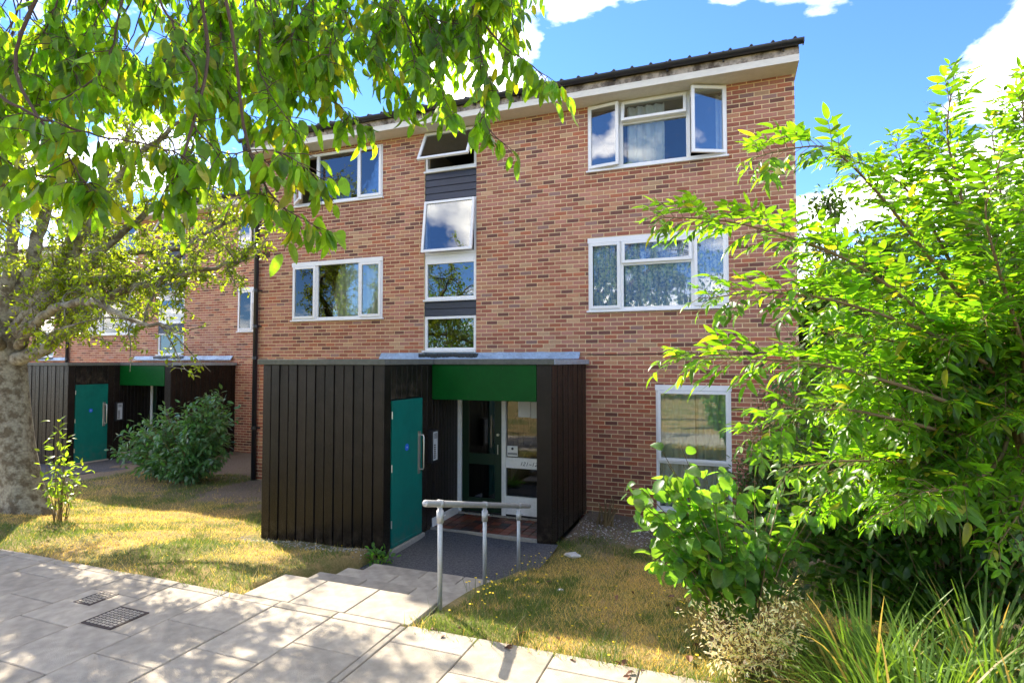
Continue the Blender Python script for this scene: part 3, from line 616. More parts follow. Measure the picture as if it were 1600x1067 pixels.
# hall behind the glass: floor, stair flight and rail
mb = MB(); mb.box(-4.30, -2.65, y + .1, .26, -.09, -.01); mb.box(-4.34, -4.30, y + .06, .3, 0, 2.3); mb.box(-2.65, -2.62, y + .06, .3, 0, 2.3); mb.box(-4.34, -2.62, y + .06, .3, 2.241, 2.28); obj('hall_lining', mb, M['dark'], porch)
mb = MB(); mb.v = [(-4.2, .9, .1), (-3.3, .9, 1.75), (-3.3, .9, 2.05), (-4.2, .9, .42), (-4.2, .95, .1), (-3.3, .95, 1.75), (-3.3, .95, 2.05), (-4.2, .95, .42)]; mb.f = [(0, 1, 2, 3), (4, 7, 6, 5), (3, 2, 6, 7), (0, 4, 5, 1), (0, 3, 7, 4), (1, 5, 6, 2)]; mb.c = [None] * 6
obj('stair_string', mb, M['white'], porch)
mb = MB(); mb.tube([(-4.2, .88, 1.2), (-3.3, .88, 2.9)], .025, 8)
for k in range(8): mb.tube([(-4.15 + k * .11, .89, .45 + k * .2), (-4.15 + k * .11, .89, 1.27 + k * .208)], .009, 6)
obj('stair_rail', mb, M['ink'], porch)
mb = MB(); prof2 = [(.0, .0), (.10, .0), (.135, .02), (.14, .05)]
for k in range(20):
    a0, a1 = 2 * math.pi * k / 20, 2 * math.pi * (k + 1) / 20
    for (r0, h0), (r1, h1) in zip(prof2, prof2[1:]):
        P = lambda r, h, a: (-3.56 + r * math.cos(a), -1.62 + r * math.sin(a), 2.145 - .05 + h)
        mb.quad(P(r0, h0, a0), P(r1, h1, a0), P(r1, h1, a1), P(r0, h0, a1))
lampc = mb
# quarry tiles
mb = MB(); mb.box(SX + .01, PRX - .22, PF - .02, GYS - .04, -.12, -.038); mb.bbox(SX + .01, PRX - .22, PF - .06, PF - .0215, -.14, -.018, .006); pf = obj('porch_floor', mb, M['concrete'], porch)
tv = []
for c in ((.19, .045, .02), (.10, .03, .018), (.06, .025, .018), (.03, .022, .022), (.24, .06, .028), (.14, .06, .035)):
    b = MB(); b.bbox(0, .143, 0, .143, -.012, 0, .003, c); m_ = b.mesh('quarry_tile'); m_.materials.append(M['quarry']); tv.append(m_)
for i in range(11):
    for j in range(6): link('quarry_tile', tv[rng.choice(6, p=[.3, .2, .14, .14, .1, .12])], None, pf, (SX + .02 + i * .1545, PF - .015 + j * .149, -.026))
mb = MB()
for i in range(8): mb.bbox(SX + .01 + i * .215, SX + .215 + i * .215, GYS - .065, GYS + .06, -.04, -.002, .004)
obj('brick_threshold', mb, M['concrete'], porch)
mb = MB(); mb.bbox(-4.275, -2.68, GYS - .036, GYS + .05, .0, .029, .003); obj('screen_sill', mb, M['black'], porch)
lampo = obj('ceiling_light', lampc, M['cream'], porch, smooth=True); lampo.location = (0, -.05, -.045)

# the second block stands further back: same block and porch again
NUM.hide_render = False
index_children()
OFF = Vector((-11.30, 3.0, 0))
b2 = copy_tree(bld); b2.location = OFF; b2['label'] = 'brick block of flats set back behind the spreading grey-barked tree'
p2 = copy_tree(porch); p2.location = OFF + Vector((0, 0, -.06)); p2['label'] = 'black boarded bin store and porch with green fascia, behind the laurel bush'
for o in list(bpy.data.objects):
    if o.name.startswith('number_lettering') and o is not NUM: bpy.data.objects.remove(o)
b3 = copy_tree(bld, None, ('brick', 'roof_tile', 'curtain')); b3.location = OFF * 2; b3['label'] = 'furthest brick block of flats, glimpsed past the grey trunk'
names2 = ['blue lace curtain in the block behind the spreading tree', 'pale net curtain in the block behind the spreading tree', 'white gathered curtain on the top floor of the block behind the spreading tree']
for c, l in zip(cur[:3], names2): k = c.copy(); COL.objects.link(k); k.location = OFF; k['label'] = l
mb = MB(); mb.box(-10.36, -9.97, 3.0, 3.2, -.25, 7.07); o = obj('infill_wall', mb, M['mortar'], b2); o.location = -OFF

# ------------------------------------------------------------ tubular handrail
hr = empty('handrail', (-2.5, -4.3, .1)); tag(hr, 'galvanised tubular handrail on three posts beside the steps', 'handrail')
def hobj(n, b, m): o = obj(n, b, m, hr, smooth=True); o.location = -hr.location; return o
RA, RB = Vector((-2.5, -5.57, 1.275)), Vector((-2.5, -2.86, .625))
mb = MB(); mb.tube([RA - (RB - RA).normalized() * .02, RA, RB, RB + (RB - RA).normalized() * .012], [.022, .030, .030, .020], 14); hobj('rail', mb, M['steel'])
for py, bz in ((-5.30, .20), (-4.29, .05), (-3.25, -.2)):
    t = (py - RA.y) / (RB.y - RA.y); tz = RA.z + (RB.z - RA.z) * t
    mb = MB(); mb.tube([(-2.5, py, bz), (-2.5, py, tz - .03)], .0225, 12); hobj('post', mb, M['steel'])
    d = (RB - RA).normalized(); c = RA.lerp(RB, t); mb = MB(); mb.tube([c - d * .035, c + d * .035], .036, 14); mb.tube([(-2.5, py, tz - .17), (-2.5, py, tz - .06)], .033, 12); mb.tube([(-2.5, py, tz - .065), (-2.5, py, tz - .02)], .022, 10); mb.tube([(-2.46, py, tz - .1), (-2.445, py, tz - .1)], .008, 6); hobj('fitting', mb, M['steel'])
# drain covers
def grate(x0, x1, y0, y1, label, nx_, ny_):
    g = empty('drain_cover', ((x0 + x1) / 2, (y0 + y1) / 2, PZ), label=label, cat='drain cover', group='drain covers in the path'); L_ = g.location
    b = MB(); w_ = .02; z0_, z1_ = -.004, .007; X, Y = (x1 - x0) / 2, (y1 - y0) / 2
    b.bbox(-X, -X + w_, -Y, Y, z0_, z1_, .002); b.bbox(X - w_, X, -Y, Y, z0_, z1_, .002); b.bbox(-X + w_, X - w_, -Y, -Y + w_, z0_, z1_, .002); b.bbox(-X + w_, X - w_, Y - w_, Y, z0_, z1_, .002); obj('frame', b, M['iron'], g)
    b = MB(); b.box(-X + .01, X - .01, -Y + .01, Y - .01, -.004, .0035); obj('plate', b, M['iron'], g)
    b = MB()
    for i in range(nx_):
        for j in range(ny_):
            cx, cy = -X + w_ + (i + .5) * (2 * X - 2 * w_) / nx_, -Y + w_ + (j + .5) * (2 * Y - 2 * w_) / ny_; h = (2 * X - 2 * w_) / nx_ * .34; k = (2 * Y - 2 * w_) / ny_ * .34
            b.bbox(cx - h, cx + h, cy - k, cy + k, .002, .0105, .003)
    tag(obj('tread_studs', b, M['slab'], g), kind='stuff')
grate(-5.12, -4.76, -6.72, -6.38, 'larger studded iron drain cover set in the path slabs', 7, 9)
grate(-5.62, -5.40, -6.47, -6.20, 'smaller iron drain cover set in the path slabs', 4, 6)

# ------------------------------------------------------------ vegetation helpers
def mesh_np(name, V, Fc, C, mat_, smooth=False):
    me_ = bpy.data.meshes.new(name); n = len(V); k = Fc.shape[1]; nf = len(Fc)
    me_.vertices.add(n); me_.vertices.foreach_set('co', V.astype(np.float32).ravel()); me_.loops.add(nf * k); me_.loops.foreach_set('vertex_index', Fc.astype(np.int32).ravel())
    me_.polygons.add(nf); me_.polygons.foreach_set('loop_start', np.arange(0, nf * k, k, dtype=np.int32)); me_.polygons.foreach_set('loop_total', np.full(nf, k, dtype=np.int32))
    if smooth: me_.polygons.foreach_set('use_smooth', np.ones(nf, dtype=bool))
    me_.update(calc_edges=True); a = me_.attributes.new('col', 'FLOAT_COLOR', 'FACE'); a.data.foreach_set('color', np.c_[C, np.ones(nf)].astype(np.float32).ravel()); me_.materials.append(mat_); return me_
def leaf_template(w=.5, fold=.18, curl=.25, st=(0, .14, .36, .62, .84, 1), shape=None):
    T = []; shape = shape or (lambda u: min(1.0, 2.35 * u ** .62 * (1 - u) ** .85))
    for u in st:
        h = w * .5 * shape(u); z = -curl * u * u
        T += [(-h, u, z + fold * h), (0, u, z), (h, u, z + fold * h)]
    Q = []
    for k in range(len(st) - 1):
        a = k * 3; Q += [(a, a + 1, a + 4, a + 3), (a + 1, a + 2, a + 5, a + 4)]
    return np.array(T), np.array(Q)
TL = dict(cherry=leaf_template(.50, .3, .14), elder=leaf_template(.40, .3, .22, (0, .12, .3, .55, .8, 1)), small=leaf_template(.55, .2, .15, (0, .4, 1), lambda u: 1.0 if u == .4 else 0),
          round=leaf_template(.84, .28, .25, (0, .07, .16, .25, .34, .43, .52, .61, .70, .79, .88, 1), lambda u: (min(1.0, 2.0 * u ** .5 * (1 - u) ** .6) * (1.06 if int(round(u * 100)) in (16, 34, 52, 70, 88) else .90)) if 0 < u < 1 else 0), laurel=leaf_template(.46, .2, .2, (0, .25, .6, 1), lambda u: {.25: .8, .6: .95}.get(u, 0)))
def unit(a): return a / (np.linalg.norm(a, axis=-1, keepdims=True) + 1e-9)
def leaves(pos, d, nrm, size, col, kind):
    T, Q = TL[kind]; pos = np.asarray(pos, float); n = len(pos); Y = unit(np.asarray(d, float)); Xv = unit(np.cross(Y, np.asarray(nrm, float))); Z = np.cross(Xv, Y); s = np.asarray(size, float)[:, None, None]
    wx = rng.uniform(.78, 1.18, (n, 1, 1)); cz = rng.uniform(-.4, 2.4, (n, 1, 1)); sk = rng.normal(0, .10, (n, 1, 1)) * T[None, :, 1:2] ** 2
    V = pos[:, None, :] + s * ((T[None, :, 0:1] * wx + sk) * Xv[:, None] + T[None, :, 1:2] * Y[:, None] + T[None, :, 2:3] * cz * Z[:, None])
    Fc = (Q[None] + (np.arange(n) * len(T))[:, None, None]).reshape(-1, 4); C = np.repeat(np.asarray(col), len(Q), 0) * rng.uniform(.86, 1.14, (n * len(Q), 1))
    return V.reshape(-1, 3), Fc, C
def leaf_obj(name, pos, d, nrm, size, col, kind, m, parent, stuff=True):
    V, Fc, C = leaves(pos, d, nrm, size, col, kind); o = link(name, mesh_np(name, V - np.array(parent.location), Fc, C, m), None, parent)
    if stuff: o['kind'] = 'stuff'
    return o
def jitter_cols(n, base, var=.25, alt=None, p=.1):
    c = np.array(base)[None] * rng.uniform(1 - var, 1 + var, (n, 1)) * rng.uniform(.9, 1.1, (n, 3))
    if alt is not None: k = rng.random(n) < p; c[k] = np.array(alt) * rng.uniform(.8, 1.2, (k.sum(), 1))
    return c
def single_leaves(pos, d, nrm, size, col, kind, m, parent, count, name='leaf'):
    # the leaves that show largest: objects of their own, sharing a few meshes
    vs_ = []
    for k in range(24):
        V, Fc, C = leaves(np.zeros((1, 3)), [[0, 1, 0]], [[0, 0, 1]], [1.0], col[rng.integers(len(col))][None], kind); vs_.append(mesh_np(name, V, Fc, C, m))
    L_ = np.array(parent.location); Y = unit(np.asarray(d, float)); Xv = unit(np.cross(Y, np.asarray(nrm, float))); Z = np.cross(Xv, Y)
    for i in range(count):
        o = link(name, vs_[rng.integers(24)], None, parent); s = size[i]
        Mx = Matrix(np.c_[np.r_[np.c_[Xv[i], Y[i], Z[i]] * s, [[0, 0, 0]]], np.r_[pos[i] - L_, 1]].tolist()); o.matrix_local = Mx
def resample(pts, step):
    pts = np.array(pts, float); t = np.arange(len(pts)); n = 12 * (len(pts) - 1) + 1; tt = np.linspace(0, len(pts) - 1, n)
    P = np.zeros((n, 3))
    for i, u in enumerate(tt):                       # Catmull-Rom
        k = min(int(u), len(pts) - 2); f = u - k; p0, p1, p2, p3 = pts[max(k - 1, 0)], pts[k], pts[k + 1], pts[min(k + 2, len(pts) - 1)]
        P[i] = .5 * ((2 * p1) + (-p0 + p2) * f + (2 * p0 - 5 * p1 + 4 * p2 - p3) * f * f + (-p0 + 3 * p1 - 3 * p2 + p3) * f ** 3)
    L_ = np.r_[0, np.cumsum(np.linalg.norm(np.diff(P, axis=0), axis=1))]; m_ = max(3, int(L_[-1] / step) + 1); q_ = np.linspace(0, L_[-1], m_)
    return np.stack([np.interp(q_, L_, P[:, i]) for i in range(3)], 1)
def shift(mb, o): mb.v = [tuple(np.array(v) - o) for v in mb.v]; return mb
DOWN = np.array([0, 0, -1.])
# ------------------------------------------------------------ spreading grey-barked tree
def rnd_dirs(n): return unit(rng.normal(size=(n, 3)))
tree = empty('spreading_tree', (at(32, 815, 9.1)[0], at(32, 815, 9.1)[1], .0), label='grey-barked tree with mossy leaning trunk and spreading limbs on the lawn', cat='tree'); TB = np.array(tree.location)
mb = MB(); tp = resample([at(48, 828, 9.1), at(40, 790, 9.1), at(28, 720, 9.1), at(17, 640, 9.1), at(10, 570, 9.1), at(12, 520, 9.1)], .10)
tr = np.interp(np.linspace(0, 1, len(tp)), [0, .08, .2, .45, 1], [.48, .35, .28, .25, .24]); nside = 28; i0 = 0
for k, p in enumerate(tp):
    for j in range(nside):
        a = 2 * math.pi * j / nside; fl = 1 + (.22 * math.sin(3 * a + 1) + .12 * math.sin(5 * a)) * max(0, 1 - k / 6) + .05 * math.sin(2 * a + k * .25) + .03 * math.sin(4 * a - k * .3)
        mb.v.append((p[0] + tr[k] * fl * math.cos(a), p[1] + tr[k] * fl * math.sin(a), p[2]))
for k in range(len(tp) - 1):
    for j in range(nside): j2 = (j + 1) % nside; mb.f.append((k * nside + j, k * nside + j2, (k + 1) * nside + j2, (k + 1) * nside + j)); mb.c.append(None)
obj('trunk', shift(mb, TB), M['bark'], tree, smooth=True)
limbs = [([(12, 540, 9.1), (60, 470, 9.0), (100, 400, 8.9), (135, 320, 8.9), (185, 240, 8.8), (230, 140, 8.8)], .125, 1),
         ([(25, 560, 9.0), (70, 545, 8.8), (130, 490, 8.6), (200, 450, 8.3), (300, 425, 8.0), (385, 405, 7.9)], .11, 1.3),
         ([(30, 520, 9.0), (110, 440, 8.8), (170, 380, 8.8), (240, 330, 8.9), (330, 290, 9.1)], .12, 1.3),
         ([(5, 540, 9.2), (15, 420, 9.3), (25, 300, 9.4), (40, 190, 9.4), (55, 80, 9.4)], .12, .8),
         ([(-5, 540, 9.1), (-60, 440, 9.0), (-140, 330, 8.8), (-220, 220, 8.6)], .13, 1),
         ([(18, 500, 9.3), (55, 390, 9.6), (80, 290, 9.9), (95, 190, 10.0), (120, 100, 10.1)], .13, .8),
         ([(30, 540, 8.9), (60, 500, 8.4), (140, 470, 7.7), (200, 500, 7.1), (260, 510, 6.7)], .08, .5),
         ([(20, 530, 9.3), (90, 450, 9.9), (180, 400, 10.6), (270, 390, 11.0), (350, 370, 11.2)], .11, 1.3),
         ([(0, 540, 8.9), (-40, 470, 8.2), (-30, 380, 7.4), (0, 300, 6.8), (20, 240, 6.5)], .10, .6),
         ([(75, 450, 9.0), (150, 340, 8.6), (200, 260, 8.3), (270, 200, 8.2), (330, 150, 8.3)], .08, 1),
         ([(60, 470, 9.0), (150, 440, 8.5), (250, 420, 8.4), (310, 370, 8.5), (380, 340, 8.7)], .09, 1.4)]
lp, ldr, tips = [], [], MB()
for pl, r0, dens in limbs:
    P = resample([at(*p) for p in pl], .16); P[1:-1] += rng.normal(0, .02, P[1:-1].shape); n = len(P); mb = MB(); mb.tube(P, np.linspace(r0, .018, n), 9); obj('limb', shift(mb, TB), M['bark'], tree, smooth=True)
    ax = unit(np.gradient(P, axis=0))
    for i in range(max(2, n // 6), n):
        if rng.random() > .92: continue
        for _ in range(2 if rng.random() < .55 * dens else 1):
            d = unit(ax[i] * .5 + rnd_dirs(1)[0] * .9 + np.array([0, 0, .12])); L_ = rng.uniform(.35, 1.0); m_ = 7; Q = [P[i]]
            for s_ in range(m_): d = unit(d + rng.normal(0, .22, 3) + np.array([0, 0, -.03])); Q.append(Q[-1] + d * L_ / m_)
            tips.tube(Q, np.linspace(.013, .004, len(Q)), 4, cap=False); Q = np.array(Q)
            for s_ in range(1, len(Q)):
                for _ in range(rng.poisson(2.6 * dens)):          # short side twigs with leaves
                    e = unit(rnd_dirs(1)[0] + np.array([0, 0, -.1])); l2 = rng.uniform(.08, .26); tips.tube([Q[s_], Q[s_] + e * l2], [.004, .002], 3, cap=False)
                    for u in np.arange(.2, 1.05, .22): lp.append(Q[s_] + e * l2 * u); ldr.append(unit(e * .5 + rnd_dirs(1)[0] * .8 + np.array([0, 0, -.25])))
                    
tag(obj('twigs', shift(tips, TB), M['bark'], tree), kind='stuff')
n = len(lp); leaf_obj('crown', lp, ldr, unit(rng.normal(size=(n, 3)) * .6 + [0, 0, 1]), rng.uniform(.05, .085, n), jitter_cols(n, (.12, .165, .02), .35), 'laurel', M['leaf'], tree)

# ------------------------------------------------------------ cherry tree whose boughs hang over the path
CB = np.array([-5.6, -11.6, .28]); cherry = empty('cherry_tree', CB, label='cherry tree with large drooping bright green leaves hanging over the path', cat='tree')
mb = MB(); mb.tube(resample([CB + [0, 0, -.2], CB + [.02, .05, .3], CB + [.12, .2, 1.4], CB + [.3, .45, 2.6], CB + [.5, .7, 3.5]], .2), np.interp(np.linspace(0, 1, 19), [0, .1, 1], [.30, .22, .17])[:19] if False else .2, 14); obj('trunk', shift(mb, CB), M['cbark'], cherry, smooth=True)
fork = CB + [.5, .7, 3.5]
spr = [[(200, -60, 3.3), (192, 0, 3.25), (183, 40, 3.2), (172, 95, 3.15), (140, 135, 3.1), (80, 170, 3.05), (0, 205, 3.0)],
       [(235, -60, 3.2), (255, 10, 3.1), (285, 70, 3.0), (302, 120, 2.95), (298, 195, 2.9), (345, 240, 2.85), (430, 240, 2.8), (505, 285, 2.75)],
       [(400, -80, 3.4), (398, 0, 3.35), (402, 60, 3.3), (395, 110, 3.3), (420, 165, 3.2), (445, 205, 3.1)],
       [(380, 195, 2.9), (400, 250, 2.9), (430, 310, 2.85), (470, 335, 2.8), (505, 350, 2.8)],
       [(0, 150, 2.9), (60, 185, 2.85), (150, 215, 2.8), (240, 235, 2.75), (300, 260, 2.7)],
       [(-60, 200, 3.0), (20, 260, 2.9), (80, 280, 2.9), (150, 290, 2.85)],
       [(60, 185, 2.9), (110, 250, 2.8), (150, 300, 2.75)], [(300, 200, 2.9), (270, 260, 2.75), (240, 310, 2.7)],
       [(640, -80, 4.0), (650, 0, 3.9), (690, 35, 3.8), (735, 30, 3.7), (750, -10, 3.7)],
       [(735, -60, 3.7), (745, 20, 3.6), (760, 90, 3.5), (765, 160, 3.4), (770, 205, 3.3)],
       [(750, 30, 3.6), (790, 80, 3.5), (830, 110, 3.4), (862, 130, 3.3)],
       [(540, -80, 4.2), (530, 0, 4.1), (560, 60, 4.0), (610, 110, 3.9), (640, 150, 3.8)],
       [(610, -60, 4.0), (640, 40, 3.9), (690, 130, 3.7), (715, 180, 3.6)], [(450, -80, 4.4), (470, 20, 4.2), (500, 110, 4.1), (540, 170, 4.0), (580, 190, 3.9)],
       [(330, -80, 3.9), (345, 20, 3.8), (350, 120, 3.7), (390, 180, 3.6), (470, 190, 3.5)],
       [(100, -80, 3.8), (95, 0, 3.7), (60, 60, 3.6), (10, 90, 3.5)], [(-40, -60, 3.6), (-20, 40, 3.5), (30, 110, 3.4)],
       [(780, -80, 4.2), (800, 0, 4.1), (805, 40, 4.0)], [(850, -90, 4.4), (845, -20, 4.3)]]
lo = lambda u: np.interp(u, [-150, 0, 150, 300, 420, 500, 540, 620, 700, 760, 830, 880], [250, 230, 190, 170, 170, 165, 175, 150, 150, 130, 60, -20])
for _ in range(112):
    u = rng.uniform(-120, 835); v = lo(u) - abs(rng.normal(0, 110)) - 15; d = rng.uniform(3.4, 5.0); L_ = rng.uniform(50, 120); a = rng.uniform(-.9, .9)
    spr.append([(u - L_ * math.sin(a), v - L_, d + .2), (u - .4 * L_ * math.sin(a), v - L_ * .5, d + .1), (u, v, d)])
for _ in range(8):                                            # crown above the picture
    p = np.array([rng.uniform(-5.5, -.5), rng.uniform(-9.5, -6.3), rng.uniform(4.9, 6.6)]); e = rnd_dirs(1)[0] * .5; spr.append([p, p + e * .5 + [0, 0, -.15], p + e + [0, 0, -.45]])
for _ in range(60):                                            # high crown over the camera
    e = rnd_dirs(1)[0] * rng.uniform(.4, 1); p = np.array([-3.3, -11.2, 8.0]) + e * [2.6, 2.2, 2.2]; d_ = rnd_dirs(1)[0]; spr.append([p, p + d_ * .5, p + d_ + [0, 0, -.4]])
hubs = [fork + [.5, .3, 3.2], fork + [1.6, -.4, 3.6], fork + [1.2, 1.5, 1.1], fork + [2.2, 3.0, 1.5], fork + [.3, 2.6, 1.4], fork + [3.4, 3.2, 1.7], fork + [1.0, 4.0, 1.9], fork + [4.3, 4.4, 1.9]]
for h in hubs:
    mb = MB(); Q = resample([fork - [.05, .05, .3], fork + (h - fork) * .35 + [0, 0, .25], fork + (h - fork) * .75 + [0, 0, .3], h], .2); mb.tube(Q, np.linspace(.10, .03, len(Q)), 9); obj('limb', shift(mb, CB), M['cbark'], cherry, smooth=True)
tw = MB(); cp, cdv = [], []
for k, s_ in enumerate(spr):
    P = np.array([at(*p) if isinstance(p, tuple) else p for p in s_]); big = k < 19
    h = min(hubs, key=lambda h: np.linalg.norm(h - P[0])); P = resample(P, .05); P[1:] += np.cumsum(rng.normal(0, .004, P[1:].shape), 0)
    C_ = resample([h, (h + P[0]) / 2 + [0, 0, .45], P[0] + (P[0] - P[1]) * 6 + [0, 0, .25], P[0]], .12); tw.tube(C_, np.linspace(.011, .008 if big else .004, len(C_)), 6, cap=False)
    tw.tube(P, np.linspace(.008 if big else .004, .002, len(P)), 6, cap=False)
    for i in range(2, len(P)):
        near = i > len(P) * .2
        for _tw in range((2 if rng.random() < .6 else 1) if near else 0):
            d = unit(rnd_dirs(1)[0] * [1, 1, .7] + [0, 0, -.35]); L_ = rng.uniform(.06, .22); Q = [P[i]]
            for _ in range(3): d = unit(d + [0, 0, -.18] + rng.normal(0, .15, 3)); Q.append(Q[-1] + d * L_ / 3)
            tw.tube(Q, [.003, .0025, .002, .0015], 4, cap=False); Q = np.array(Q)
            for u in np.linspace(.3, 1, max(3, int(L_ / .035))):
                p = Q[min(3, int(u * 3))] ; e = unit(rnd_dirs(1)[0] * .5 + d * .3 + [0, 0, -.9]); cp.append(p + e * .018); cdv.append(e)
    for _ in range(4): e = unit(rnd_dirs(1)[0] * .5 + [0, 0, -.8]); cp.append(P[-1]); cdv.append(e)
tag(obj('twigs', shift(tw, CB), M['cbark'], cherry), kind='stuff')
cp, cdv = np.array(cp), np.array(cdv); n = len(cp); nr = unit(rng.normal(size=(n, 3)) * [1, 1, .4] + [.15, -.5, .25]); sz = rng.uniform(.08, .135, n); cc = jitter_cols(n, (.088, .17, .016), .4, (.18, .19, .02), .08)
dist = np.linalg.norm(cp - CAMP, axis=1); q_ = (cp - CAMP) @ _fw; uu = 800 + F * ((cp - CAMP) @ _rt) / q_; vv = 533.5 - F * ((cp - CAMP) @ _up) / q_
key = np.where((uu > 0) & (uu < 1600) & (vv > 0), dist / sz, 1e9); od = np.argsort(key)
cp, cdv, nr, sz, cc = cp[od], cdv[od], nr[od], sz[od], cc[od]; print('cherry leaves', n)
single_leaves(cp, cdv, nr, sz, cc, 'cherry', M['leaf'], cherry, 300)
leaf_obj('crown', cp[300:], cdv[300:], nr[300:], sz[300:], cc[300:], 'cherry', M['leaf'], cherry)

# ------------------------------------------------------------ elder with divided leaves
EB = np.array([1.75, -6.15, .28]); elder = empty('elder_shrub', EB, label='tall elder shrub with long toothed leaflets reaching across the brick wall', cat='shrub')
hub = at(1585, 640, 3.45)
es = [[(1560, 600, 3.35), (1430, 480, 3.2), (1330, 410, 3.1), (1230, 370, 3.0), (1130, 345, 2.95), (1040, 340, 2.9)],
      [(1540, 520, 3.4), (1450, 400, 3.3), (1370, 300, 3.25), (1300, 235, 3.2), (1240, 232, 3.15), (1185, 245, 3.1)],
      [(1560, 520, 3.4), (1520, 400, 3.35), (1500, 300, 3.3), (1480, 210, 3.3), (1490, 125, 3.3)], [(1600, 500, 3.5), (1640, 350, 3.5), (1620, 230, 3.5), (1580, 160, 3.5)],
      [(1520, 640, 3.2), (1400, 600, 3.05), (1280, 570, 2.95), (1160, 560, 2.9), (1060, 562, 2.85)], [(1530, 560, 3.2), (1400, 500, 3.1), (1280, 465, 3.0), (1180, 458, 2.95), (1110, 466, 2.95)],
      [(1520, 680, 3.3), (1420, 660, 3.1), (1320, 640, 3.0), (1230, 650, 2.95), (1180, 680, 2.9)], [(1540, 540, 3.6), (1480, 400, 3.7), (1420, 300, 3.7), (1360, 260, 3.7), (1310, 250, 3.7)],
      [(1520, 700, 3.4), (1420, 720, 3.2), (1320, 720, 3.1), (1240, 730, 3.05)], [(1600, 560, 3.2), (1560, 420, 3.0), (1540, 330, 2.95), (1560, 260, 2.9)],
      [(1620, 600, 3.2), (1660, 480, 3.1), (1640, 380, 3.0), (1600, 330, 2.95)], [(1540, 620, 3.8), (1430, 540, 4.1), (1330, 480, 4.3), (1260, 420, 4.4)],
      [(1600, 500, 3.4), (1570, 340, 3.3), (1550, 210, 3.3)], [(1640, 460, 3.4), (1610, 280, 3.4), (1595, 130, 3.4)], [(1580, 480, 3.7), (1450, 340, 3.8), (1400, 230, 3.8)], [(1560, 470, 3.5), (1500, 330, 3.5), (1440, 210, 3.5)],
      [(1560, 720, 3.2), (1500, 760, 3.0), (1440, 770, 2.9), (1390, 800, 2.85)], [(1600, 700, 3.2), (1600, 780, 3.0), (1560, 850, 2.9)]]
for _ in range(105):
    u, v, d = rng.uniform(1270, 1720), rng.uniform(330, 800), rng.uniform(2.95, 4.3)
    if v < 700 - (u - 1230) * 1.1 + 60: v = rng.uniform(480, 760)
    s0 = (1585 + rng.uniform(-50, 50), 600 + rng.uniform(-80, 60), 3.5); es.append([s0, ((s0[0] + u) / 2, (s0[1] + v) / 2 - 25, (s0[2] + d) / 2), (u, v, d)])
st = MB(); st.tube(resample([EB + [0, 0, -.2], EB + [-.02, .03, .5], hub], .1), .045, 9); st.tube(resample([EB + [.15, .1, -.2], EB + [.2, .1, .7], hub + [.2, .1, .2]], .1), .035, 8)
ep, edv, en, esz = [], [], [], []
def compound(p, d, L_, k=3):
    side = unit(np.cross(d, [0, 0, 1.]) + 1e-6); up_ = unit(np.cross(side, d)); Q = [p, p + d * L_ * .5 + up_ * .01, p + d * L_ + DOWN * L_ * .14]; st.tube(Q, [.0022, .0018, .0012], 4, cap=False)
    for j in range(k):
        u = .35 + .5 * j / max(1, k - 1); q0 = Q[0] * (1 - u) + Q[2] * u + up_ * .008
        for s_ in (-1, 1):
            e = unit(side * s_ * .85 + d * .65 + DOWN * rng.uniform(.0, .35)); ep.append(q0); edv.append(e); en.append(unit(up_ + rng.normal(0, .25, 3))); esz.append(L_ * rng.uniform(.42, .56))
    ep.append(Q[2]); edv.append(unit(d + DOWN * .3)); en.append(up_); esz.append(L_ * rng.uniform(.5, .62))
for k, s_ in enumerate(es):
    P = resample([hub] + [at(*p) for p in s_] if k < 18 else [at(*p) for p in s_], .047); n = len(P); st.tube(P, np.linspace(.016 if k < 18 else .009, .003, n), 6, cap=False); ax = unit(np.gradient(P, axis=0))
    for i in range(max(2, int(n * .28)), n):
        a0 = rng.uniform(0, 6.28)
        for s2 in (0, math.pi):
            b1 = unit(np.cross(ax[i], [0, 0, 1.])); b2_ = np.cross(b1, ax[i]); d = unit(ax[i] * .75 + (b1 * math.cos(a0 + s2) + b2_ * math.sin(a0 + s2)) * .8 + [0, 0, .15]); compound(P[i], d, rng.uniform(.12, .20) * (1 if i < n - 3 else .75), 3 if rng.random() < .8 else 2)
    compound(P[-1], ax[-1], .11, 2)
tag(obj('stems', shift(st, EB), M['stem'], elder, smooth=True), kind='stuff')
ep, edv, en, esz = map(np.array, (ep, edv, en, esz)); n = len(ep); cc = jitter_cols(n, (.066, .142, .016), .45, (.20, .20, .03), .03); print('elder leaflets', n)
q_ = (ep - CAMP) @ _fw; uu = 800 + F * ((ep - CAMP) @ _rt) / q_; key = np.where((uu < 1590) & (uu > 1000), q_ / esz, 1e9); od = np.argsort(key); ep, edv, en, esz, cc = ep[od], edv[od], en[od], esz[od], cc[od]
single_leaves(ep, edv, en, esz, cc, 'elder', M['leaf'], elder, 300, 'leaflet'); leaf_obj('crown', ep[300:], edv[300:], en[300:], esz[300:], cc[300:], 'elder', M['leaf'], elder)

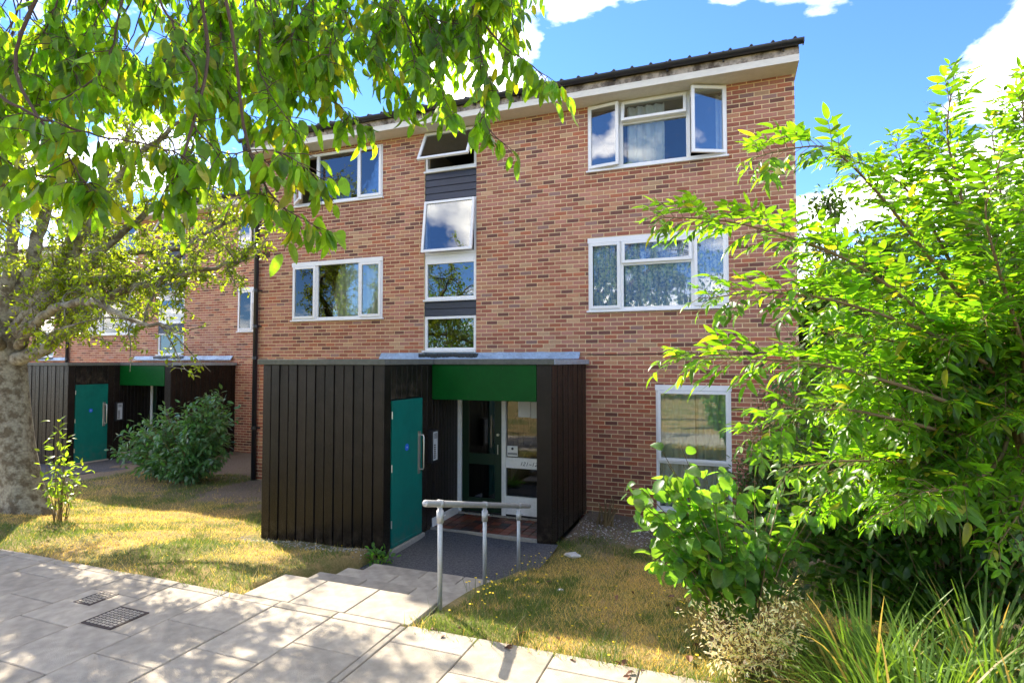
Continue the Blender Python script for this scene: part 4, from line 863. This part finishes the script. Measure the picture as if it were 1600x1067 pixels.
# ------------------------------------------------------------ bushes
def bush(name, label, base, clumps, nst, leafn, size, col, kind, m, stemr=.012, droop=.3, single=0, cat='shrub', group=None, spread=.5):
    # stems fan from the base to points in the given ellipsoid clumps, leaves all along the outer part
    base = np.array(base, float); o = empty(name, base, label=label, cat=cat, group=group); sm = MB(); P_, D_, N_ = [], [], []
    for c, r, wgt in clumps:
        c, r = np.array(c, float), np.array(r, float)
        for _ in range(int(nst * wgt)):
            e = c + r * rnd_dirs(1)[0] * rng.uniform(.25, 1) ** .5; b0 = base + [rng.normal(0, .06), rng.normal(0, .06), -.1]; mid = (b0 + e) / 2 + [0, 0, .12 * np.linalg.norm(e - b0)]; Q = resample([b0, mid, e], .05)
            sm.tube(Q, np.linspace(stemr, .002, len(Q)), 5, cap=False); ax = unit(np.gradient(Q, axis=0)); k0 = int(len(Q) * .42)
            for _ in range(leafn):
                i = rng.integers(k0, len(Q)); s_ = unit(rnd_dirs(1)[0] + ax[i] * .4); off = s_ * rng.uniform(.0, spread) * .25; P_.append(Q[i] + off); D_.append(unit(s_ + DOWN * droop)); N_.append(unit(rng.normal(0, .45, 3) + [0, -.15, 1]))
    tag(obj('stems', shift(sm, base), M['stem'], o), kind='stuff'); P_, D_, N_ = map(np.array, (P_, D_, N_)); n = len(P_); S_ = rng.uniform(size * .65, size * 1.2, n); C_ = jitter_cols(n, col, .28)
    k = 0
    if single:
        od = np.argsort((P_ - CAMP) @ _fw / S_); P_, D_, N_, S_, C_ = P_[od], D_[od], N_[od], S_[od], C_[od]; k = min(single, n - 1); single_leaves(P_, D_, N_, S_, C_, kind, m, o, k)
    leaf_obj('foliage', P_[k:], D_[k:], N_[k:], S_[k:], C_[k:], kind, m, o); return o
hz_ = bush('hazel_bush', 'young hazel bush with broad rounded serrated leaves beside the tall ground-floor window', (*at(1160, 1000, 4.5)[:2], .28),
     [(at(1110, 820, 4.3), (.50, .3, .42), 1), (at(1050, 800, 4.2), (.35, .25, .45), .5), (at(1200, 780, 4.6), (.5, .3, .5), .7), (at(1050, 735, 4.2), (.12, .12, .40), .22)], 34, 13, .112, (.07, .15, .042), 'round', M['leaf'], .009, .45, 300, spread=.12)
bush('laurel_bush', 'rounded dark green laurel bush on the lawn in front of the far porch', (-11.2, -.7, -.13), [((-11.2, -.7, .8), (1.3, .75, .85), 1), ((-10.6, -.6, 1.15), (.65, .5, .8), .6), ((-12.5, -.7, .5), (.8, .6, .55), .6)], 130, 28, .14, (.068, .15, .05), 'laurel', M['leafd'], .012, .3, 0)
bush('sapling', 'leafy sapling shoots springing up beside the grey tree trunk', (*at(92, 800, 8.6)[:2], .05), [(at(95, 740, 8.6), (.35, .3, .45), 1), (at(92, 690, 8.6), (.1, .1, .4), .5)], 14, 11, .10, (.10, .16, .03), 'laurel', M['leaf'], .007, .2)
bush('evergreen_shrub', 'fine-leaved dark evergreen shrub against the end of the brick wall', (.55, -1.1, -.1), [((.55, -1.2, 1.0), (.65, .5, 1.0), 1), ((.75, -1.3, 2.0), (.5, .45, .75), .6), ((.2, -1.3, .8), (.4, .4, .6), .5)], 90, 44, .06, (.045, .095, .035), 'laurel', M['leaf'], .01, .2)
bush('pale_shrub', 'pale dried shrub with bleached leaves at the lawn corner', (*at(1180, 1060, 4.1)[:2], .28), [(at(1160, 980, 4.05), (.38, .25, .22), 1), (at(1110, 985, 4.0), (.2, .2, .22), .4), (at(1240, 960, 4.1), (.2, .2, .3), .4)], 34, 34, .034, (.72, .63, .44), 'elder', M['blade'], .005, .0)
bush('thicket_shrub', 'dense shaded shrub filling the bed below the elder', (*at(1480, 900, 4.6)[:2], .25), [(at(1420, 800, 4.8), (1.0, .6, .8), 1), (at(1560, 780, 4.4), (.8, .5, .9), 1), (at(1330, 720, 5.0), (.8, .6, .8), 1.2), (at(1290, 850, 4.9), (.6, .5, .6), .8), (at(1280, 620, 6.0), (.7, .6, 1.0), .8), (at(1660, 700, 4.2), (.7, .6, 1.0), .8)], 80, 34, .10, (.045, .10, .022), 'laurel', M['leaf'], .012, .35)
bush('bed_shrub', 'broad mid-green shrub in the bed behind the elder', (3.6, -5.2, .2), [((3.4, -5.2, 1.2), (1.2, .9, 1.1), 1), ((4.6, -5.6, 1.0), (1.0, .9, .9), .8), ((3.0, -3.8, 1.2), (1.0, .8, 1.1), .8)], 90, 30, .10, (.05, .115, .025), 'laurel', M['leaf'], .014, .3)
bush('cut_back_shrub', 'blackened stump of a cut-back shrub against the brick wall', (-1.95, -.75, -.12), [((-1.9, -.72, .18), (.22, .15, .22), 1)], 20, 1, .03, (.05, .045, .03), 'laurel', M['leaf'], .022, .1)
# ivy and strap-leaved clumps
n = 1500; P_ = np.stack([rng.uniform(-.35, 2.2, n), rng.uniform(-7.6, -5.75, n), np.zeros(n)], 1); P_ = P_[(P_[:, 0] > .1 + (P_[:, 1] + 5.75) * -.05)]; n = len(P_); P_[:, 2] = .29 + rng.uniform(.0, .10, n)
V, Fc, C = leaves(P_, unit(rng.normal(size=(n, 3)) * [1, 1, .25]), unit(rng.normal(0, .4, (n, 3)) + [0, 0, 1]), rng.uniform(.045, .085, n), jitter_cols(n, (.035, .085, .025), .35), 'round')
tag(link('ivy', mesh_np('ivy', V, Fc, C, M['leafd'])), 'dark ivy covering the ground below the shrubs', 'ivy', kind='stuff')
def strap(name, label, base, nb_, L0, col, w_=.012, group=None):
    base = np.array(base); o = empty(name, base, label=label, cat='plant', group=group); Vs, Fs, Cs = [], [], []; c0 = 0
    for _ in range(nb_):
        a = rng.uniform(0, 6.28); out = np.array([math.cos(a), math.sin(a), 0]); L_ = L0 * rng.uniform(.6, 1.1); lean = rng.uniform(.15, 1.1); p = base + out * rng.uniform(0, .12) + [0, 0, -.03]; th = math.pi / 2 - lean * .25; side = np.array([-out[1], out[0], 0]); col_ = np.array(col) * rng.uniform(.7, 1.3) if rng.random() > .10 else np.array((.26, .19, .07)); k = 9
        for j in range(k + 1):
            u = j / k; ww = w_ * (1 - u ** 3) * rng.uniform(.95, 1.05) + .0008; Vs += [p - side * ww, p + side * ww + [0, 0, .003]]; th -= lean * 2.0 / k * (.4 + u); p = p + (out * math.cos(th) + np.array([0, 0, math.sin(th)])) * L_ / k
            if j < k: Fs.append((c0 + 2 * j, c0 + 2 * j + 1, c0 + 2 * j + 3, c0 + 2 * j + 2)); Cs.append(col_)
        c0 += 2 * (k + 1)
    tag(link('blades', mesh_np('blades', np.array(Vs) - base, np.array(Fs), np.array(Cs), M['blade']), None, o), kind='stuff'); return o
sl_ = 'clump of long arching strap-shaped leaves below the elder'; sg = 'strap-leaved clumps under the elder'
for (u, d, nb_) in ((1350, 3.35, 130), (1450, 3.05, 150), (1545, 3.0, 150), (1620, 2.75, 140), (1420, 2.7, 130), (1530, 3.6, 130)):
    p = at(u, 900, d); strap('strap_leaf_plant', sl_, (p[0], p[1], .29), nb_, .98, (.10, .175, .025), .010, sg)
# trees beyond the end of the block
def far_tree(name, label, base, h, r, nl, size, col, crown0=.25, group=None):
    base = np.array(base, float); o = empty(name, base, label=label, cat='tree', group=group); mb = MB(); mb.tube(resample([base - [0, 0, .3], base + [.1, 0, h * .4], base + [0, .1, h * .8]], .4), np.linspace(.16, .015, len(resample([base - [0, 0, .3], base + [.1, 0, h * .4], base + [0, .1, h * .8]], .4))), 9)
    cl = []
    for _ in range(80):
        e = rnd_dirs(1)[0]; c = base + np.array([e[0] * r, e[1] * r, h * (crown0 + (1 - crown0) * .5) + e[2] * h * (1 - crown0) * .5]) * 1.0 * np.array([1, 1, 1]); c = base * [1, 1, 1] + (c - base) * [rng.uniform(.45, 1)] * 1; cl.append(c); mb.tube(resample([base + [0, 0, h * .3 * rng.uniform(.5, 1.2)], (base + [0, 0, h * .45] + c) / 2 , c], .4), .022, 4, cap=False)
    obj('trunk', shift(mb, base), M['bark'], o); cl = np.array(cl); i = rng.integers(0, len(cl), nl); P_ = cl[i] + rng.normal(0, r * .17, (nl, 3)); leaf_obj('crown', P_, unit(rng.normal(size=(nl, 3)) + [0, 0, -.4]), unit(rng.normal(0, .6, (nl, 3)) + [0, 0, 1]), rng.uniform(size * .6, size * 1.3, nl), jitter_cols(nl, col, .35), 'laurel', M['leaf'], o); return o
ft = [('tall dense green tree rising beyond the end of the brick block', (3.6, 2.6, -.1), 5.6, 1.7), ('broad green tree standing behind the elder', (6.3, -.2, -.1), 6.0, 2.0), ('dark bushy tree close to the end wall of the block', (2.3, 1.2, -.1), 5.2, 1.25), ('rounded tree just past the rear of the end wall', (3.1, 5.6, -.1), 6.6, 1.7), ('slim leafy tree hugging the end wall', (2.0, 3.4, -.1), 6.2, 1.0), ('tree at the back corner of the brick block', (3.0, 9.0, -.1), 7.4, 1.9), ('dense tree between the end wall and the broad tree', (5.2, 3.6, -.1), 6.6, 1.8), ('distant tree filling the gap behind the elder', (8.5, 5.5, -.1), 7.5, 2.8)]
for l, b_, h, r in ft: far_tree('green_tree', l, b_, h, r, 11000, .13, (.05, .10, .025), .12, 'trees beyond the end of the block')
ot = [('leafy tree across the path mirrored in the first-floor windows', (-9, -24, .2), 9, 3.2), ('tall tree across the path mirrored in the stair windows', (-3, -27, .2), 10, 3.5), ('spreading tree across the path mirrored in the top-floor window', (5, -25, .2), 10, 3.4), ('low tree across the path behind the cherry', (-17, -23, .2), 8.5, 3.2)]
for l, b_, h, r in ot: far_tree('roadside_tree', l, b_, h, r, 5000, .24, (.06, .12, .03), .15, 'trees across the path')

# ------------------------------------------------------------ grass, flowers, stones, fallen leaves
def free(x, y):
    k = (y > -5.92) & (y < 2.4) & ~((x > -4.5) & (x < -2.40) & (y > -5.5)) & ~((x > -6.45) & (x < -4.3) & (y > -3.45)) & ~((x > -9.9) & (y > -.15)) & ~((x > -20) & (x < -13.4) & (y > -2.1)) & ~((x < -4.3) & (x > -4.6) & (y > -5.9) & (y < -5.15) & (x > -4.36))
    return k
n = 260000; x = np.where(rng.random(n) < .5, rng.uniform(-14.5, -4.3, n), rng.uniform(-2.6, 2.2, n)); y = rng.uniform(-5.90, .2, n); k = free(x, y) & ((y > -5.77) | (rng.random(n) < np.exp((y + 5.77) / .035) * (vn(x, y, 3.5, 9) > .35))); x, y = x[k], y[k]
bare = np.clip((y + vn(x, y, 3, 1) * 1.4 + 1.5) / .7, 0, 1) * (x > -9.9) + np.exp(-((y + 3.62) / .22) ** 2) * ((x > -6.6) & (x < -4.2)); k = rng.random(len(x)) > np.clip(bare, 0, .96); x, y = x[k], y[k]; n = len(x)
gr = np.clip((vn(x, y, 1.1, 2) * .6 + vn(x, y, 4, 3) * .4 - .36 + .05 * (x > -3)) * 4, 0, 1); z = np.where(y < -5.765, PZ - .012, gz(x, y) - .004); edge = np.exp(-((y + 5.78) / .12) ** 2)
hgt = rng.uniform(.014, .042, n) * (1 + .6 * gr) * (1 + 1.0 * edge * rng.random(n)) * np.where(rng.random(n) < .06, 2.4, 1); a = rng.uniform(0, 6.28, n); wd_ = rng.uniform(.0022, .0042, n); b = np.stack([x, y, z], 1); s_ = np.stack([np.cos(a), np.sin(a), 0 * a], 1); ln = np.stack([rng.normal(0, .6, n), rng.normal(0, .6, n), np.ones(n)], 1)
t_ = b + ln * hgt[:, None]; V = np.stack([b - s_ * wd_[:, None], b + s_ * wd_[:, None], t_], 1).reshape(-1, 3); Fc = np.arange(3 * n).reshape(-1, 3); mixf = (rng.random(n) < (.16 + .78 * gr))[:, None]
C = np.where(mixf, np.array([[.085, .13, .022]]), np.array([[.48, .345, .13]])) * rng.uniform(.65, 1.3, (n, 1))
tag(link('grass', mesh_np('grass', V, Fc, C, M['blade'])), 'short dry and green blades of the lawn', 'grass', kind='stuff')
mb = MB()
def flower(x, y, h):
    z = float(gz(x, y)); tx, ty = x + random.gauss(0, .03), y + random.gauss(0, .03); mb.tube([(x, y, z - .02), ((x + tx) / 2, (y + ty) / 2, z + h * .55), (tx, ty, z + h)], .0018, 3, (.14, .16, .04), False)
    if random.random() < .75:
        r = random.uniform(.007, .013); mb.f.append(tuple(len(mb.v) + k for k in range(7))); mb.c.append((.85, .60, .01)); mb.v += [(tx + r * math.cos(k * .9), ty + r * math.sin(k * .9) - .001, z + h + .004 * (k % 2)) for k in range(7)]
for _ in range(75): flower(-2.38 + abs(random.gauss(0, .28)), random.uniform(-5.5, -3.0), random.uniform(.06, .26))
for _ in range(45): flower(random.uniform(-2.3, .0), random.uniform(-5.7, -3.4), random.uniform(.02, .07))
for _ in range(40): flower(random.uniform(-9.5, -4.6), random.uniform(-5.6, -3.5), random.uniform(.02, .07))
tag(obj('wildflowers', mb, M['petal']), 'thin yellow wildflowers and weeds along the lawn edge', 'wildflowers', kind='stuff')
def pebbles(mb, x, y, z, r, c):
    i = len(mb.v); pts = [(1, 0, 0), (-1, 0, 0), (0, 1, 0), (0, -1, 0), (0, 0, 1), (0, 0, -1)]; q = [random.uniform(.6, 1.2) for _ in pts]
    mb.v += [(x + p[0] * r * s_, y + p[1] * r * s_, z + p[2] * r * s_ * .6) for p, s_ in zip(pts, q)]
    for f in ((0, 2, 4), (2, 1, 4), (1, 3, 4), (3, 0, 4), (2, 0, 5), (1, 2, 5), (3, 1, 5), (0, 3, 5)): mb.f.append(tuple(i + k for k in f)); mb.c.append(c)
mb = MB()
for _ in range(1500):
    if random.random() < .7: px, py = random.uniform(-2.35, -.3), -random.uniform(.1, 1.0) ** .7 * 1.6
    else: px, py = random.uniform(-6.6, -4.35), random.gauss(-3.66, .12)
    if py > -.05: continue
    g = random.uniform(.2, .65); pebbles(mb, px, py, float(gz(px, py)) + .003, random.uniform(.005, .018), (g, g * .93, g * .83))
tag(obj('gravel', mb, M['rubble']), 'loose stones and rubble on bare soil along the building', 'gravel', kind='stuff')
def lump(name, label, x, y, r, c, cat, group=None, flat=.5):
    import bmesh
    bm = bmesh.new(); bmesh.ops.create_icosphere(bm, subdivisions=2, radius=r)
    for v in bm.verts: f = 1 + .35 * math.sin(v.co.x / r * 3 + x * 7) * math.cos(v.co.y / r * 4 + y * 5); v.co = Vector((v.co.x * f * 1.5, v.co.y * f, v.co.z * f * flat))
    me_ = bpy.data.meshes.new(name); bm.to_mesh(me_); bm.free(); at_ = me_.attributes.new('col', 'FLOAT_COLOR', 'FACE'); at_.data.foreach_set('color', np.tile(np.array([*c, 1], np.float32), len(me_.polygons)))
    return tag(link(name, me_, M['rubble'], None, (x, y, float(gz(x, y)) + r * flat * .5)), label, cat, group)
lump('stone', 'pale lump of broken concrete on the soil beside the porch wing', -2.05, -2.35, .065, (.55, .52, .47), 'stone')
lump('stone', 'small white stone lying on the lawn by the handrail', -1.75, -4.0, .025, (.75, .74, .72), 'stone')
b = MB(); T, Q = leaf_template(.6, .6, .5)
b.v = [tuple(p) for p in T * [1, 1, 1]]; b.f = [tuple(q) for q in Q]; b.c = [(.16, .07, .035)] * len(Q); fl = b.mesh('fallen_leaf'); fl.materials.append(M['petal'])
for k in range(34):
    if k < 18: x_, y_ = random.uniform(-2.2, .2), random.uniform(-5.7, -3.8)
    else: x_, y_ = random.uniform(-2.4, 0), -5.78 + random.gauss(0, .05)
    o = link('fallen_leaf', fl, None, None, (x_, y_, max(float(gz(x_, y_)) + .03, PZ + .006 if y_ < -5.74 else -1)), (random.uniform(-.5, .5), random.uniform(-.5, .5), random.uniform(0, 6))); s_ = random.uniform(.06, .10); o.scale = (s_, s_, s_); tag(o, 'curled brown fallen leaf on the lawn beside the path', 'fallen leaf', 'fallen leaves on the lawn')
mb = MB(); mb.bbox(-4.62, -4.34, -3.86, -3.48, -.2, -.06, .01); 
bush('weed', 'low green weed at the corner of the bin store by the steps', (-4.28, -3.62, -.08), [((-4.25, -3.62, .02), (.16, .14, .08), 1)], 16, 9, .07, (.06, .15, .03), 'laurel', M['leaf'], .004, .1, cat='plant')
# tufts growing in the slab joints and dark spots of old chewing gum on the path
n = 900; jx = np.array([c[1] for c in cols]); x = rng.choice(jx, n) + rng.normal(0, .006, n); y = rng.uniform(-8.3, -5.8, n); k = vn(x, y, 1.6, 21) > .62; x, y = x[k], y[k]; n = len(x); z = np.full(n, PZ - .02); a = rng.uniform(0, 6.28, n)
b = np.stack([x, y, z], 1); s_ = np.stack([np.cos(a), np.sin(a), 0 * a], 1) * .002; t_ = b + np.stack([rng.normal(0, .012, n), rng.normal(0, .012, n), rng.uniform(.022, .05, n)], 1)
tag(link('joint_weeds', mesh_np('joint_weeds', np.stack([b - s_, b + s_, t_], 1).reshape(-1, 3), np.arange(3 * n).reshape(-1, 3), jitter_cols(n, (.13, .14, .04), .4), M['blade'])), 'thin tufts of grass in the joints of the slab path', 'weeds', kind='stuff')
